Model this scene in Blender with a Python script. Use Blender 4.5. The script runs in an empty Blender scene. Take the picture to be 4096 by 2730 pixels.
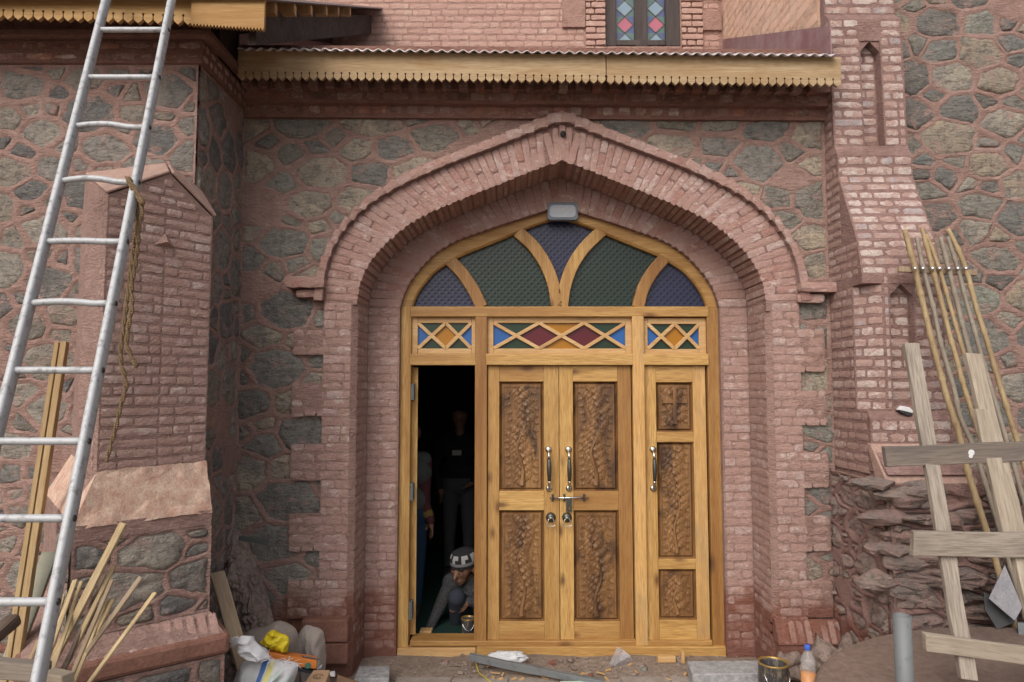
import bpy, bmesh, math, random
from mathutils import Vector, Matrix, noise
from mathutils.geometry import tessellate_polygon
random.seed(7)
R = math.radians
scene = bpy.context.scene
C = scene.collection
# ------------------------------------------------------------------ camera
F = 4096 * 24 / 36.0
CAMY, ZC, PITCH = -4.6, 1.88, R(4.0)
cam = bpy.data.cameras.new('camera'); cam.lens = 24; cam.sensor_width = 36; cam.clip_start = .05; cam.clip_end = 1500
co = bpy.data.objects.new('camera', cam); C.objects.link(co)
co.location = (0, CAMY, ZC); co.rotation_euler = (R(90) + PITCH, 0, 0)
scene.camera = co
# ------------------------------------------------------------------ sky, sun, exposure
SUN_AZ, SUN_EL = R(205), R(42)        # azimuth clockwise from +Y: the soft sun stands to the left behind the camera
w = bpy.data.worlds.new('World'); scene.world = w; w.use_nodes = True
wn = w.node_tree.nodes; wl = w.node_tree.links; wn.clear()
sky = wn.new('ShaderNodeTexSky'); sky.sky_type = 'NISHITA'; sky.sun_disc = False
sky.sun_elevation = SUN_EL; sky.sun_rotation = SUN_AZ; sky.air_density = 1.0; sky.dust_density = 5.0; sky.ozone_density = .6
hs = wn.new('ShaderNodeHueSaturation'); hs.inputs['Saturation'].default_value = .38
bg = wn.new('ShaderNodeBackground'); bg.inputs['Strength'].default_value = .15
wo = wn.new('ShaderNodeOutputWorld')
wl.new(sky.outputs[0], hs.inputs['Color']); wl.new(hs.outputs[0], bg.inputs[0]); wl.new(bg.outputs[0], wo.inputs[0])
sl = bpy.data.lights.new('sun', 'SUN'); sl.energy = .6; sl.angle = R(45); sl.color = (1, .84, .66)
so = bpy.data.objects.new('sun', sl); C.objects.link(so)
sd = Vector((math.sin(SUN_AZ) * math.cos(SUN_EL), math.cos(SUN_AZ) * math.cos(SUN_EL), math.sin(SUN_EL)))
so.rotation_euler = (-sd).to_track_quat('-Z', 'Y').to_euler(); so.location = (-6, -10, 9)
vs = scene.view_settings; vs.view_transform = 'Standard'; vs.look = 'None'; vs.exposure = 0.42; vs.gamma = 1.0
vs.use_curve_mapping = False
scene.cycles.max_bounces = 6; scene.cycles.diffuse_bounces = 3

# ------------------------------------------------------------------ geometry helpers
X, Y, Z = Vector((1, 0, 0)), Vector((0, 1, 0)), Vector((0, 0, 1))
def ray(px, py):
    x = (px - 2048) / F; y = -(py - 1365) / F
    return Vector((x, math.cos(PITCH) - math.sin(PITCH) * y, math.sin(PITCH) + math.cos(PITCH) * y))
CAM = Vector((0, CAMY, ZC))
def P(px, py, yy):
    d = ray(px, py); return CAM + d * ((yy - CAMY) / d.y)
def PX(px, py, xx):
    d = ray(px, py); return CAM + d * (xx / d.x)
def PZ(px, py, zz):
    d = ray(px, py); return CAM + d * ((zz - ZC) / d.z)
def lerp(a, b, t): return a + (b - a) * t
def nz(p, s=1.0, o=0.0): return noise.noise(Vector((p[0] * s + o, p[1] * s + o * .7, p[2] * s - o)))

W = {}
def wmat(o): return W.get(o.name, Matrix.Identity(4))
def link(o, parent=None, m=None):
    C.objects.link(o)
    if m is not None: o.matrix_basis = m; W[o.name] = m.copy()
    if parent is not None:
        o.parent = parent; o.matrix_parent_inverse = wmat(parent).inverted()
    return o
def tag(o, label=None, cat=None, group=None, kind=None):
    if label: o['label'] = label
    if cat: o['category'] = cat
    if group: o['group'] = group
    if kind or cat: o['kind'] = kind or 'thing'
    return o
def thing(name, label, cat, loc=(0, 0, 0), group=None):
    o = bpy.data.objects.new(name, None); o.empty_display_size = .1
    link(o, None, Matrix.Translation(Vector(loc))); return tag(o, label, cat, group)

class MB:
    def __init__(s): s.v = []; s.f = []
    def add(s, vs, fs):
        o = len(s.v); s.v += [tuple(v) for v in vs]; s.f += [tuple(i + o for i in f) for f in fs]; return s
    def hexa(s, p):          # 8 corners: bottom 4, top 4
        return s.add(p, [(0, 3, 2, 1), (4, 5, 6, 7), (0, 1, 5, 4), (1, 2, 6, 5), (2, 3, 7, 6), (3, 0, 4, 7)])
    def box(s, x0, x1, y0, y1, z0, z1):
        return s.hexa([(x0, y0, z0), (x1, y0, z0), (x1, y1, z0), (x0, y1, z0), (x0, y0, z1), (x1, y0, z1), (x1, y1, z1), (x0, y1, z1)])
    def bar(s, a, b, wd, th, side=X):   # square bar from a to b, wd along side, th across
        a, b = Vector(a), Vector(b); d = (b - a).normalized(); u = (side - d * side.dot(d)).normalized(); v = d.cross(u)
        q = [u * wd / 2 * i + v * th / 2 * j for i, j in ((-1, -1), (1, -1), (1, 1), (-1, 1))]
        return s.hexa([a + k for k in q] + [b + k for k in q])
    def tube(s, pts, r, n=8, cap=True):
        pts = [Vector(p) for p in pts]; m = len(pts); rs = r if isinstance(r, (list, tuple)) else [r] * m
        o = len(s.v); prev = None
        for i, p in enumerate(pts):
            d = (pts[min(i + 1, m - 1)] - pts[max(i - 1, 0)]).normalized()
            if prev is None: prev = d.orthogonal().normalized()
            u = (prev - d * prev.dot(d)).normalized(); prev = u; v = d.cross(u)
            for k in range(n):
                a = 2 * math.pi * k / n; s.v.append(tuple(p + (u * math.cos(a) + v * math.sin(a)) * rs[i]))
        for i in range(m - 1):
            for k in range(n):
                k2 = (k + 1) % n; s.f.append((o + i * n + k, o + i * n + k2, o + (i + 1) * n + k2, o + (i + 1) * n + k))
        if cap:
            s.f.append(tuple(o + k for k in range(n))[::-1]); s.f.append(tuple(o + (m - 1) * n + k for k in range(n)))
        return s
    def lathe(s, prof, c, n=24, axis=Z):    # prof: (radius, height)
        c = Vector(c); ax = axis.normalized(); u = ax.orthogonal().normalized(); v = ax.cross(u); o = len(s.v); m = len(prof)
        for r_, h in prof:
            for k in range(n):
                a = 2 * math.pi * k / n; s.v.append(tuple(c + ax * h + (u * math.cos(a) + v * math.sin(a)) * max(r_, 1e-4)))
        for i in range(m - 1):
            for k in range(n):
                k2 = (k + 1) % n; s.f.append((o + i * n + k, o + i * n + k2, o + (i + 1) * n + k2, o + (i + 1) * n + k))
        return s
    def prism(s, poly, d):              # planar polygon of 3D points extruded by d
        poly = [Vector(p) for p in poly]; d = Vector(d); n = len(poly)
        tri = tessellate_polygon([poly])
        o = len(s.v); s.v += [tuple(p) for p in poly] + [tuple(p + d) for p in poly]
        for t in tri: s.f.append((o + t[0], o + t[1], o + t[2])); s.f.append((o + n + t[2], o + n + t[1], o + n + t[0]))
        for i in range(n): j = (i + 1) % n; s.f.append((o + i, o + j, o + n + j, o + n + i))
        return s
    def ribbon(s, pts, wd, yf, yb, flat=True):    # pixel polyline, pixel width, front and back planes
        n = len(pts); fr = []; 
        for i in range(n):
            a = pts[max(i - 1, 0)]; b = pts[min(i + 1, n - 1)]; dx, dy = b[0] - a[0], b[1] - a[1]; L = math.hypot(dx, dy)
            w_ = wd[i] if isinstance(wd, (list, tuple)) else wd
            nx, ny = -dy / L * w_ / 2, dx / L * w_ / 2
            fr.append((P(pts[i][0] + nx, pts[i][1] + ny, yf), P(pts[i][0] - nx, pts[i][1] - ny, yf)))
        o = len(s.v); dy_ = Vector((0, yb - yf, 0))
        for a, b in fr: s.v += [tuple(a), tuple(b), tuple(b + dy_), tuple(a + dy_)]
        for i in range(n - 1):
            for k in range(4): k2 = (k + 1) % 4; s.f.append((o + 4 * i + k, o + 4 * i + k2, o + 4 * i + 4 + k2, o + 4 * i + 4 + k))
        s.f.append((o, o + 1, o + 2, o + 3)); q = o + 4 * (n - 1); s.f.append((q + 3, q + 2, q + 1, q))
        return s
    def ball(s, c, r, n=10, m=7, sq=(1, 1, 1)):
        c = Vector(c); o = len(s.v)
        for i in range(m + 1):
            t = math.pi * i / m
            for k in range(n):
                a = 2 * math.pi * k / n
                s.v.append((c.x + r * sq[0] * max(math.sin(t), .01) * math.cos(a), c.y + r * sq[1] * max(math.sin(t), .01) * math.sin(a), c.z + r * sq[2] * math.cos(t)))
        for i in range(m):
            for k in range(n): k2 = (k + 1) % n; s.f.append((o + i * n + k, o + (i + 1) * n + k, o + (i + 1) * n + k2, o + i * n + k2))
        return s
    def mesh(s, name, mat, smooth=False, fix=True):
        me = bpy.data.meshes.new(name); me.from_pydata(s.v, [], s.f); 
        if fix:
            b = bmesh.new(); b.from_mesh(me); bmesh.ops.recalc_face_normals(b, faces=b.faces); b.to_mesh(me); b.free()
        if smooth:
            for p in me.polygons: p.use_smooth = True
        if mat is not None: me.materials.append(mat)
        me.update(); return me
    def build(s, name, mat, parent=None, smooth=False, bevel=0, seg=2, fix=True, origin=None):
        m = None
        if origin is not None:
            oo = Vector(origin); s.v = [tuple(Vector(v) - oo) for v in s.v]; m = Matrix.Translation(oo)
        o = bpy.data.objects.new(name, s.mesh(name, mat, smooth, fix)); link(o, parent, m)
        if bevel:
            b = o.modifiers.new('bevel', 'BEVEL'); b.width = bevel; b.segments = seg; b.limit_method = 'ANGLE'; b.angle_limit = R(35)
            if not smooth:
                for p in o.data.polygons: p.use_smooth = False
        return o

# ------------------------------------------------------------------ materials
class NT:
    def __init__(s, name):
        s.m = bpy.data.materials.new(name); s.m.use_nodes = True; s.t = s.m.node_tree; s.N = s.t.nodes; s.L = s.t.links
        s.b = s.N['Principled BSDF']; s.b.inputs['Roughness'].default_value = .9; s.b.inputs['Specular IOR Level'].default_value = .3
    def n(s, ty, **kw):
        nd = s.N.new(ty)
        for k, v in kw.items():
            if hasattr(nd, k) and k not in nd.inputs: setattr(nd, k, v)
            else: s.inp(nd, k, v)
        return nd
    def inp(s, nd, k, v):
        if isinstance(v, bpy.types.NodeSocket): s.L.new(v, nd.inputs[k])
        else: nd.inputs[k].default_value = v
    def pos(s): return s.n('ShaderNodeNewGeometry').outputs['Position']
    def obj(s): return s.n('ShaderNodeTexCoord').outputs['Object']
    def rnd(s): return s.n('ShaderNodeObjectInfo').outputs['Random']
    def mapv(s, v, scale=(1, 1, 1), rot=(0, 0, 0), loc=(0, 0, 0)):
        nd = s.n('ShaderNodeMapping'); s.L.new(v, nd.inputs['Vector']); nd.inputs['Scale'].default_value = scale
        nd.inputs['Rotation'].default_value = rot; nd.inputs['Location'].default_value = loc; return nd.outputs[0]
    def addv(s, v, f):       # shift vector by a scalar*13
        a = s.math('MULTIPLY', f, 37.0); c = s.n('ShaderNodeCombineXYZ'); s.L.new(a, c.inputs[0]); s.L.new(a, c.inputs[1]); s.L.new(a, c.inputs[2])
        nd = s.n('ShaderNodeVectorMath', operation='ADD'); s.L.new(v, nd.inputs[0]); s.L.new(c.outputs[0], nd.inputs[1]); return nd.outputs[0]
    def noise(s, v, scale=5., detail=4., rough=.6, dist=0.):
        nd = s.n('ShaderNodeTexNoise'); s.L.new(v, nd.inputs['Vector']); nd.inputs['Scale'].default_value = scale
        nd.inputs['Detail'].default_value = detail; nd.inputs['Roughness'].default_value = rough; nd.inputs['Distortion'].default_value = dist
        return nd.outputs['Fac']
    def voro(s, v, scale=5., feature='F1', out='Distance', rand=1.):
        nd = s.n('ShaderNodeTexVoronoi', feature=feature); s.L.new(v, nd.inputs['Vector']); nd.inputs['Scale'].default_value = scale
        nd.inputs['Randomness'].default_value = rand; return nd.outputs[out]
    def wave(s, v, scale=5., dist=3., detail=2., dscale=1., direction='X'):
        nd = s.n('ShaderNodeTexWave', bands_direction=direction); s.L.new(v, nd.inputs['Vector']); nd.inputs['Scale'].default_value = scale
        nd.inputs['Distortion'].default_value = dist; nd.inputs['Detail'].default_value = detail; nd.inputs['Detail Scale'].default_value = dscale
        return nd.outputs['Fac']
    def ramp(s, f, stops, mode='LINEAR'):
        nd = s.n('ShaderNodeValToRGB'); s.L.new(f, nd.inputs[0]); e = nd.color_ramp.elements; nd.color_ramp.interpolation = mode
        while len(e) < len(stops): e.new(.5)
        for i, (p, c) in enumerate(stops):
            e[i].position = p; e[i].color = (c, c, c, 1) if isinstance(c, (int, float)) else (*c, 1)
        return nd.outputs[0]
    def mix(s, f, a, b, mode='MIX'):
        nd = s.n('ShaderNodeMix', data_type='RGBA', blend_type=mode)
        if isinstance(f, bpy.types.NodeSocket): s.L.new(f, nd.inputs[0])
        else: nd.inputs[0].default_value = f
        for i, c in ((6, a), (7, b)):
            if isinstance(c, bpy.types.NodeSocket): s.L.new(c, nd.inputs[i])
            else: nd.inputs[i].default_value = (*c, 1) if not isinstance(c, (int, float)) else (c, c, c, 1)
        return nd.outputs[2]
    def math(s, op, a, b=0., clamp=False):
        nd = s.n('ShaderNodeMath', operation=op); nd.use_clamp = clamp
        for i, c in ((0, a), (1, b)):
            if isinstance(c, bpy.types.NodeSocket): s.L.new(c, nd.inputs[i])
            else: nd.inputs[i].default_value = c
        return nd.outputs[0]
    def sepz(s, v, i=2):
        nd = s.n('ShaderNodeSeparateXYZ'); s.L.new(v, nd.inputs[0]); return nd.outputs[i]
    def bump(s, h, strength=.5, dist=.01, prev=None):
        nd = s.n('ShaderNodeBump'); s.L.new(h, nd.inputs['Height']); nd.inputs['Strength'].default_value = strength; nd.inputs['Distance'].default_value = dist
        if prev is not None: s.L.new(prev, nd.inputs['Normal'])
        return nd.outputs[0]
    def fin(s, col=None, bump=None, **kw):
        if col is not None: s.inp(s.b, 'Base Color', (*col, 1) if isinstance(col, tuple) else col)
        if bump is not None: s.L.new(bump, s.b.inputs['Normal'])
        for k, v in kw.items(): s.inp(s.b, k.replace('_', ' '), v)
        return s.m

def low_stain(t, v):     # mask of the fresh dark red mortar daubed along the foot of the walls
    z = t.sepz(v); nn = t.noise(v, 5, 3); nn2 = t.math('MULTIPLY', nn, .5)
    h = t.math('SUBTRACT', t.math('ADD', .72, nn2), z)
    return t.ramp(t.math('MULTIPLY', t.math('ADD', h, -.3), 3.0, True), [(.35, 0.), (.75, 1.)])
def mk_mortar(name, a, b, dark=(.17, .065, .045), stain=True):
    t = NT(name); v = t.pos()
    n1 = t.noise(v, 1.7, 3); n2 = t.noise(v, 13, 6, .72); n3 = t.noise(v, 60, 5, .75); st = t.noise(t.mapv(v, (7, 7, 26)), 2.6, 5, .65, 1.2); n5 = t.noise(v, 6, 4, .7, .6)
    c = t.mix(t.ramp(n1, [(.3, 0.), (.7, 1.)]), a, b)
    c = t.mix(t.ramp(n5, [(.52, 0.), (.68, .55)]), c, (min(a[0] * 1.2, .6), a[1] * 1.3, a[2] * 1.34))
    c = t.mix(t.ramp(n2, [(.36, .55), (.54, 0.)]), c, (a[0] * .62, a[1] * .58, a[2] * .57))
    c = t.mix(t.ramp(n3, [(.33, .45), (.44, 0.)]), c, (a[0] * .5, a[1] * .46, a[2] * .45))
    c = t.mix(t.ramp(n3, [(.60, 0.), (.72, .45)]), c, (.55, .45, .40))
    if stain: c = t.mix(t.math('MULTIPLY', low_stain(t, v), .85), c, t.mix(n2, dark, (.24, .10, .07)))
    h = t.math('ADD', t.math('MULTIPLY', n2, .8), t.math('ADD', t.math('MULTIPLY', n3, .35), t.math('MULTIPLY', st, .9)))
    return t.fin(c, t.bump(h, .9, .028), Roughness=.93)
MORTAR = mk_mortar('pink_mortar', (.37, .240, .205), (.31, .195, .165))
MORTAR_B = mk_mortar('red_mortar', (.32, .198, .175), (.265, .162, .142))
MORTAR_A = mk_mortar('arch_mortar', (.32, .195, .17), (.27, .162, .142))
MORTAR_D = mk_mortar('soot_shade_mortar', (.31, .165, .13), (.24, .125, .098), stain=False)  # sooty cornice mortar, with eave shade mixed into its tone
def mk_brick(name, cols, smear=.45, sm_col=(.38, .195, .155), white=.3, stain=True):
    t = NT(name); v = t.pos(); r = t.rnd(); v2 = t.addv(v, r)
    k = len(cols); c = t.ramp(r, [(i / k, cc) for i, cc in enumerate(cols)], 'CONSTANT')
    n1 = t.noise(v2, 12, 5, .7); n2 = t.noise(t.mapv(v, (.7, .7, 1.5)), 15, 6, .78); n3 = t.noise(v, 75, 4, .75); n4 = t.noise(v2, 5, 3)
    c = t.mix(t.ramp(n1, [(.34, .5), (.52, 0.)]), c, tuple(q * .62 for q in sm_col))
    c = t.mix(t.ramp(n2, [(.53, 0.), (.58, white), (.70, min(1., white * 2.2))]), c, (.60, .52, .46))
    c = t.mix(t.ramp(t.noise(v2, 8, 6, .75, .5), [(.56 - smear * .25, 0.), (.60 - smear * .2, .85)]), c, sm_col)
    c = t.mix(t.ramp(n3, [(.32, .5), (.42, 0.)]), c, (.16, .095, .08))
    c = t.mix(t.ramp(n3, [(.60, 0.), (.72, .4)]), c, (.62, .54, .48))
    if stain: c = t.mix(t.math('MULTIPLY', low_stain(t, v), t.ramp(n4, [(.4, 1.), (.6, .25)])), c, (.20, .085, .06))
    h = t.math('ADD', t.math('MULTIPLY', n2, .9), t.math('MULTIPLY', n3, .45))
    return t.fin(c, t.bump(h, .9, .02), Roughness=.92)
SMR = (.365, .232, .196)
BR_ARCH = mk_brick('arch_brick', [(0.386, 0.238, 0.21), (0.42, 0.277, 0.252), (0.344, 0.186, 0.156), (0.445, 0.32, 0.293), (0.378, 0.23, 0.202), (0.361, 0.203, 0.174)], .4, SMR, .35)
BR_PIER = mk_brick('pier_brick', [(0.394, 0.258, 0.232), (0.426, 0.296, 0.268), (0.369, 0.233, 0.206), (0.443, 0.33, 0.304), (0.385, 0.249, 0.223)], .45, SMR, .35)
BR_PALE = mk_brick('pale_brick', [(0.475, 0.369, 0.337), (0.508, 0.411, 0.382), (0.441, 0.318, 0.286), (0.524, 0.438, 0.404), (0.358, 0.304, 0.305), (0.466, 0.36, 0.327)], .32, SMR, .35)
BR_BUT = mk_brick('buttress_brick', [(0.44, 0.309, 0.273), (0.49, 0.355, 0.316), (0.4, 0.268, 0.234), (0.52, 0.397, 0.36), (0.42, 0.283, 0.251)], .45, SMR, .35)
BR_DARK = mk_brick('soot_shade_brick', [(.20, .09, .065), (.25, .16, .135), (.17, .085, .068), (.29, .125, .085), (.34, .24, .205), (.15, .085, .07)], .3, (.27, .15, .12), .25, False)  # soot on the cornice bricks, plus the eave's shade put into the colour
BR_UP = mk_brick('upper_brick', [(0.468, 0.297, 0.243), (0.522, 0.36, 0.297), (0.432, 0.261, 0.211), (0.504, 0.324, 0.266)], .5, (.45, .28, .235), .25, False)
BR_WARMLIT = mk_brick('warm_lit_brick', [(.70, .46, .345), (.74, .50, .38), (.66, .42, .31)], .5, (.70, .45, .335), .15, False)  # peach tone carries the warm light falling on the tower flank
MORTAR_UP = mk_mortar('upper_mortar', (.42, .26, .215), (.37, .225, .185), stain=False)
MORTAR_WARMLIT = mk_mortar('warm_lit_mortar', (.68, .44, .325), (.62, .39, .285), stain=False)  # same warm flank light, painted into the mortar colour

def mk_stone(name, cols, pink=.3):
    t = NT(name); v = t.pos(); r = t.rnd(); v2 = t.addv(v, r); k = len(cols)
    c = t.ramp(r, [(i / k, cc) for i, cc in enumerate(cols)], 'CONSTANT')
    n1 = t.noise(v2, 6, 5, .65); n2 = t.noise(v2, 22, 6, .75); n3 = t.noise(v, 85, 4, .75); n4 = t.noise(t.mapv(v2, (6, 6, 22)), 1.6, 5, .65, 1.0)
    c = t.mix(t.ramp(n1, [(.35, 0.), (.62, .8)]), c, t.mix(r, (.20, .196, .19), (.34, .305, .26)))
    c = t.mix(t.ramp(n2, [(.36, .7), (.52, 0.)]), c, (.115, .11, .105))
    c = t.mix(t.ramp(n4, [(.60, 0.), (.68, .6)]), c, (.38, .325, .27))
    c = t.mix(t.ramp(n3, [(.58, 0.), (.70, .65)]), c, (.36, .335, .30))
    c = t.mix(t.ramp(n3, [(.30, .6), (.41, 0.)]), c, (.09, .085, .08))
    c = t.mix(t.ramp(t.noise(v, 9, 6, .75), [(.58 - pink * .12, 0.), (.63, .8)]), c, (.41, .265, .23))
    h = t.math('ADD', t.math('MULTIPLY', n2, 1.), t.math('ADD', t.math('MULTIPLY', n3, .4), t.math('MULTIPLY', n4, .9)))
    return t.fin(c, t.bump(h, 1., .035), Roughness=.88)
STONE = mk_stone('grey_stone', [(0.246, 0.234, 0.209), (0.295, 0.272, 0.247), (0.511, 0.434, 0.329), (0.294, 0.282, 0.253), (0.528, 0.435, 0.327), (0.253, 0.23, 0.191), (0.317, 0.317, 0.275)])
STONE_R = mk_stone('tower_stone', [(0.214, 0.209, 0.188), (0.368, 0.382, 0.309), (0.165, 0.15, 0.132), (0.485, 0.429, 0.344), (0.267, 0.248, 0.212), (0.425, 0.342, 0.245), (0.196, 0.207, 0.201)])
STONE_L = mk_stone('dark_stone', [(0.157, 0.151, 0.151), (0.336, 0.302, 0.267), (0.239, 0.203, 0.166), (0.425, 0.375, 0.314), (0.14, 0.134, 0.136), (0.297, 0.246, 0.195)])
STONE_B = mk_stone('base_stone', [(.29, .20, .17), (.33, .215, .18), (.25, .19, .165), (.36, .23, .19), (.28, .195, .165)], 1.6)
def mk_slab(name, a, b, sc=18):
    t = NT(name); v = t.pos(); n1 = t.noise(v, sc, 6, .7); n2 = t.noise(v, sc * 7, 4, .7)
    c = t.mix(t.ramp(n1, [(.35, 0.), (.65, 1.)]), a, b); c = t.mix(t.ramp(n2, [(.35, .5), (.55, 0.)]), c, (a[0] * .5, a[1] * .45, a[2] * .42))
    return t.fin(c, t.bump(t.math('ADD', n1, t.math('MULTIPLY', n2, .5)), .7, .012), Roughness=.9)
CREAM = mk_slab('cream_stone', (.62, .47, .37), (.44, .25, .195))
COPING = mk_slab('coping_stone', (.43, .30, .25), (.35, .215, .18))
BLOCK = mk_slab('brown_block', (.24, .12, .09), (.18, .085, .062), 8)
GRANITE = mk_slab('granite', (.44, .44, .45), (.22, .225, .24), 26)
MARBLE = mk_slab('slate_slab', (.36, .35, .37), (.26, .26, .28), 22)

def mk_wood(name, axis, a, b, dk, knots=.6, knot_sc=4.5, rough=.45, spec=.4, stain=0., stain_col=(.05, .02, .01), gs=1.):
    t = NT(name); r = t.rnd(); v = t.addv(t.obj(), r)
    st = {'X': (.6, 9, 9), 'Y': (9, .6, 9), 'Z': (9, 9, .6)}[axis]
    kv = {'X': (.45, .12, 1), 'Y': (1, .45, 1), 'Z': (1, .12, .45)}[axis]
    warp = t.noise(t.mapv(v, (2.5, 2.5, 2.5)), 1.5, 2)
    n1 = t.noise(t.mapv(v, tuple(q * gs for q in st)), 2.2, 5, .6, 1.2); n2 = t.noise(t.mapv(v, tuple(q * 6 * gs for q in st)), 2.5, 4, .6, .3)
    n0 = t.noise(t.mapv(v, tuple(q * .35 for q in st)), 1.6, 3)
    c = t.mix(t.ramp(n1, [(.36, 0.), (.62, 1.)]), a, b)
    c = t.mix(t.ramp(n2, [(.36, .6), (.56, 0.)]), c, dk)
    c = t.mix(t.ramp(n0, [(.48, 0.), (.68, .7)]), c, dk)
    kd = t.voro(t.mapv(v, kv), knot_sc)
    c = t.mix(t.math('MULTIPLY', t.ramp(kd, [(.06, 1.), (.10, .65), (.20, 0.)]), knots), c, stain_col)
    if stain:
        s1 = t.noise(t.mapv(v, tuple(q * .8 for q in kv)), 7.5, 4, .6, .8)
        c = t.mix(t.math('MULTIPLY', t.ramp(s1, [(.50, 0.), (.64, .85)]), stain), c, stain_col)
    c = t.mix(t.math('MULTIPLY', r, .38), c, dk)
    h = t.math('ADD', n2, t.math('MULTIPLY', n1, .5))
    return t.fin(c, t.bump(h, .25, .004), Roughness=t.ramp(n1, [(.3, rough), (.7, min(rough + .2, 1.))]), Specular_IOR_Level=spec)
WA, WB, WD = (.58, .375, .135), (.46, .27, .082), (.22, .095, .025)
PINE_V = mk_wood('varnished_pine_upright', 'Z', WA, WB, WD, .85, 6.5, stain_col=(.085, .03, .012))
PINE_H = mk_wood('varnished_pine_level', 'X', WA, WB, WD, .8, 6, stain_col=(.085, .03, .012))
PINE_O = mk_wood('orange_pine_upright', 'Z', (.38, .215, .07), (.31, .16, .046), (.18, .07, .016), .8)
PINE_S = mk_wood('pale_pine_upright', 'Z', (.60, .38, .16), (.54, .30, .10), (.30, .17, .06), .4, stain=.3, stain_col=(.20, .17, .11))
BATTEN = mk_wood('pale_batten', 'X', (.58, .40, .20), (.52, .33, .145), (.36, .19, .07), .3)
CARVE = mk_wood('carved_panel_wood', 'Z', (.30, .16, .06), (.225, .112, .04), (.11, .048, .017), .9, 2.6, .36, .4, 1., (.035, .018, .012))
FASCIA = mk_wood('fascia_pine', 'X', (.45, .345, .215), (.38, .275, .16), (.24, .15, .075), .55, 2.6, .7, .25, .35, (.26, .14, .06))
FASCIA_O = mk_wood('ochre_fascia', 'X', (.46, .31, .145), (.38, .24, .10), (.26, .13, .045), .4, 3, .7, .25)
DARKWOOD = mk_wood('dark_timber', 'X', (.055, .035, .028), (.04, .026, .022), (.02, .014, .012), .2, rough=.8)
WINWOOD = mk_wood('window_timber', 'Z', (.075, .055, .05), (.055, .04, .037), (.03, .022, .02), .2, rough=.6)
RAFTER = mk_wood('rafter_wood', 'Z', (.42, .25, .12), (.33, .18, .08), (.2, .1, .04), .2, rough=.8)
GREYWOOD = mk_wood('weathered_plank', 'Z', (.34, .295, .245), (.265, .225, .185), (.13, .105, .085), .5, 3, .85, .2, .35, (.13, .11, .10))
GREYPL = mk_wood('grey_plank', 'Z', (.29, .245, .205), (.235, .195, .165), (.10, .08, .07), .4, 3, .85, .2, .5, (.11, .10, .10))
PALEPL = mk_wood('sun_bleached_plank', 'Z', (.43, .375, .305), (.36, .305, .24), (.19, .15, .11), .4, 3, .85, .2, .25, (.22, .19, .16))
NEWPL = mk_wood('new_grooved_plank', 'Z', (.40, .29, .16), (.33, .23, .12), (.20, .125, .055), .3, 3, .7, .25)
CANE = mk_wood('peeled_cane', 'Z', (.60, .47, .28), (.50, .37, .20), (.22, .15, .08), .3, 8, .7, .25, .35, (.13, .10, .08))
DARKCANE = mk_wood('dark_cane', 'Z', (.20, .15, .11), (.15, .11, .085), (.07, .05, .04), .3, 8, .8, .2)
TANPL = mk_wood('tan_board', 'Z', (.36, .28, .195), (.31, .235, .16), (.2, .14, .09), .1, 3, .8, .2)
def mk_bamboo(name, a, b, dk):
    t = NT(name); r = t.rnd(); v = t.addv(t.obj(), r); n1 = t.noise(t.mapv(v, (14, 14, 2.5)), 2, 4); n2 = t.noise(v, 50, 4, .7)
    c = t.mix(t.ramp(n1, [(.35, 0.), (.65, 1.)]), a, b); c = t.mix(t.ramp(n2, [(.55, 0.), (.7, .6)]), c, dk)
    return t.fin(c, t.bump(n2, .3, .004), Roughness=.55)
BAMBOO = mk_bamboo('bamboo', (.36, .27, .15), (.25, .175, .095), (.10, .065, .04))
BAMBOO_G = mk_bamboo('grey_bamboo', (.25, .215, .17), (.19, .155, .12), (.10, .075, .06))
def mk_metal(name, col, rough=.35, dirt=None, sc=30, metal=1.):
    t = NT(name); v = t.obj(); n1 = t.noise(v, sc, 5, .7); c = t.mix(t.ramp(n1, [(.52, 0.), (.68, .7)]), col, dirt or (col[0] * .6, col[1] * .6, col[2] * .6))
    return t.fin(c, t.bump(n1, .15, .003), Metallic=metal, Roughness=rough)
ALU = mk_metal('scuffed_aluminium', (.40, .41, .425), .6, (.13, .12, .125), 34, .25)
GALV = mk_metal('grey_steel', (.16, .17, .175), .6, (.09, .095, .10), 20, .2)
IRON = mk_metal('antique_iron', (.085, .085, .08), .42, (.2, .19, .16), 120, .8)
NICKEL = mk_metal('satin_nickel', (.55, .53, .47), .3, None, 60, 1.)
STEEL = mk_metal('bright_steel', (.75, .75, .75), .22)
def plain(name, col, rough=.6, **kw):
    t = NT(name); v = t.pos(); n1 = t.noise(v, 40, 4, .6)
    return t.fin(t.mix(t.ramp(n1, [(.35, .25), (.7, 0.)]), col, tuple(c * .55 for c in col)), t.bump(n1, .2, .004), Roughness=rough, **kw)
def mk_roof(name, col):
    t = NT(name); v = t.pos(); n1 = t.noise(v, 6, 5, .65); n2 = t.noise(v, 60, 4)
    c = t.mix(t.ramp(n1, [(.35, 0.), (.7, .6)]), col, (.36, .27, .27)); c = t.mix(t.ramp(n2, [(.6, 0.), (.8, .4)]), c, (.1, .06, .06))
    return t.fin(c, t.bump(n2, .2, .003), Roughness=.45, Metallic=.1)
ROOF = mk_roof('maroon_sheet', (.20, .10, .105))
def mk_sheetedge():
    t = NT('corrugated_sheet'); v = t.pos(); n1 = t.noise(v, 20, 4)
    return t.fin(t.mix(n1, (.34, .30, .30), (.50, .46, .46)), None, Roughness=.4, Metallic=.35)
SHEET = mk_sheetedge()
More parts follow.
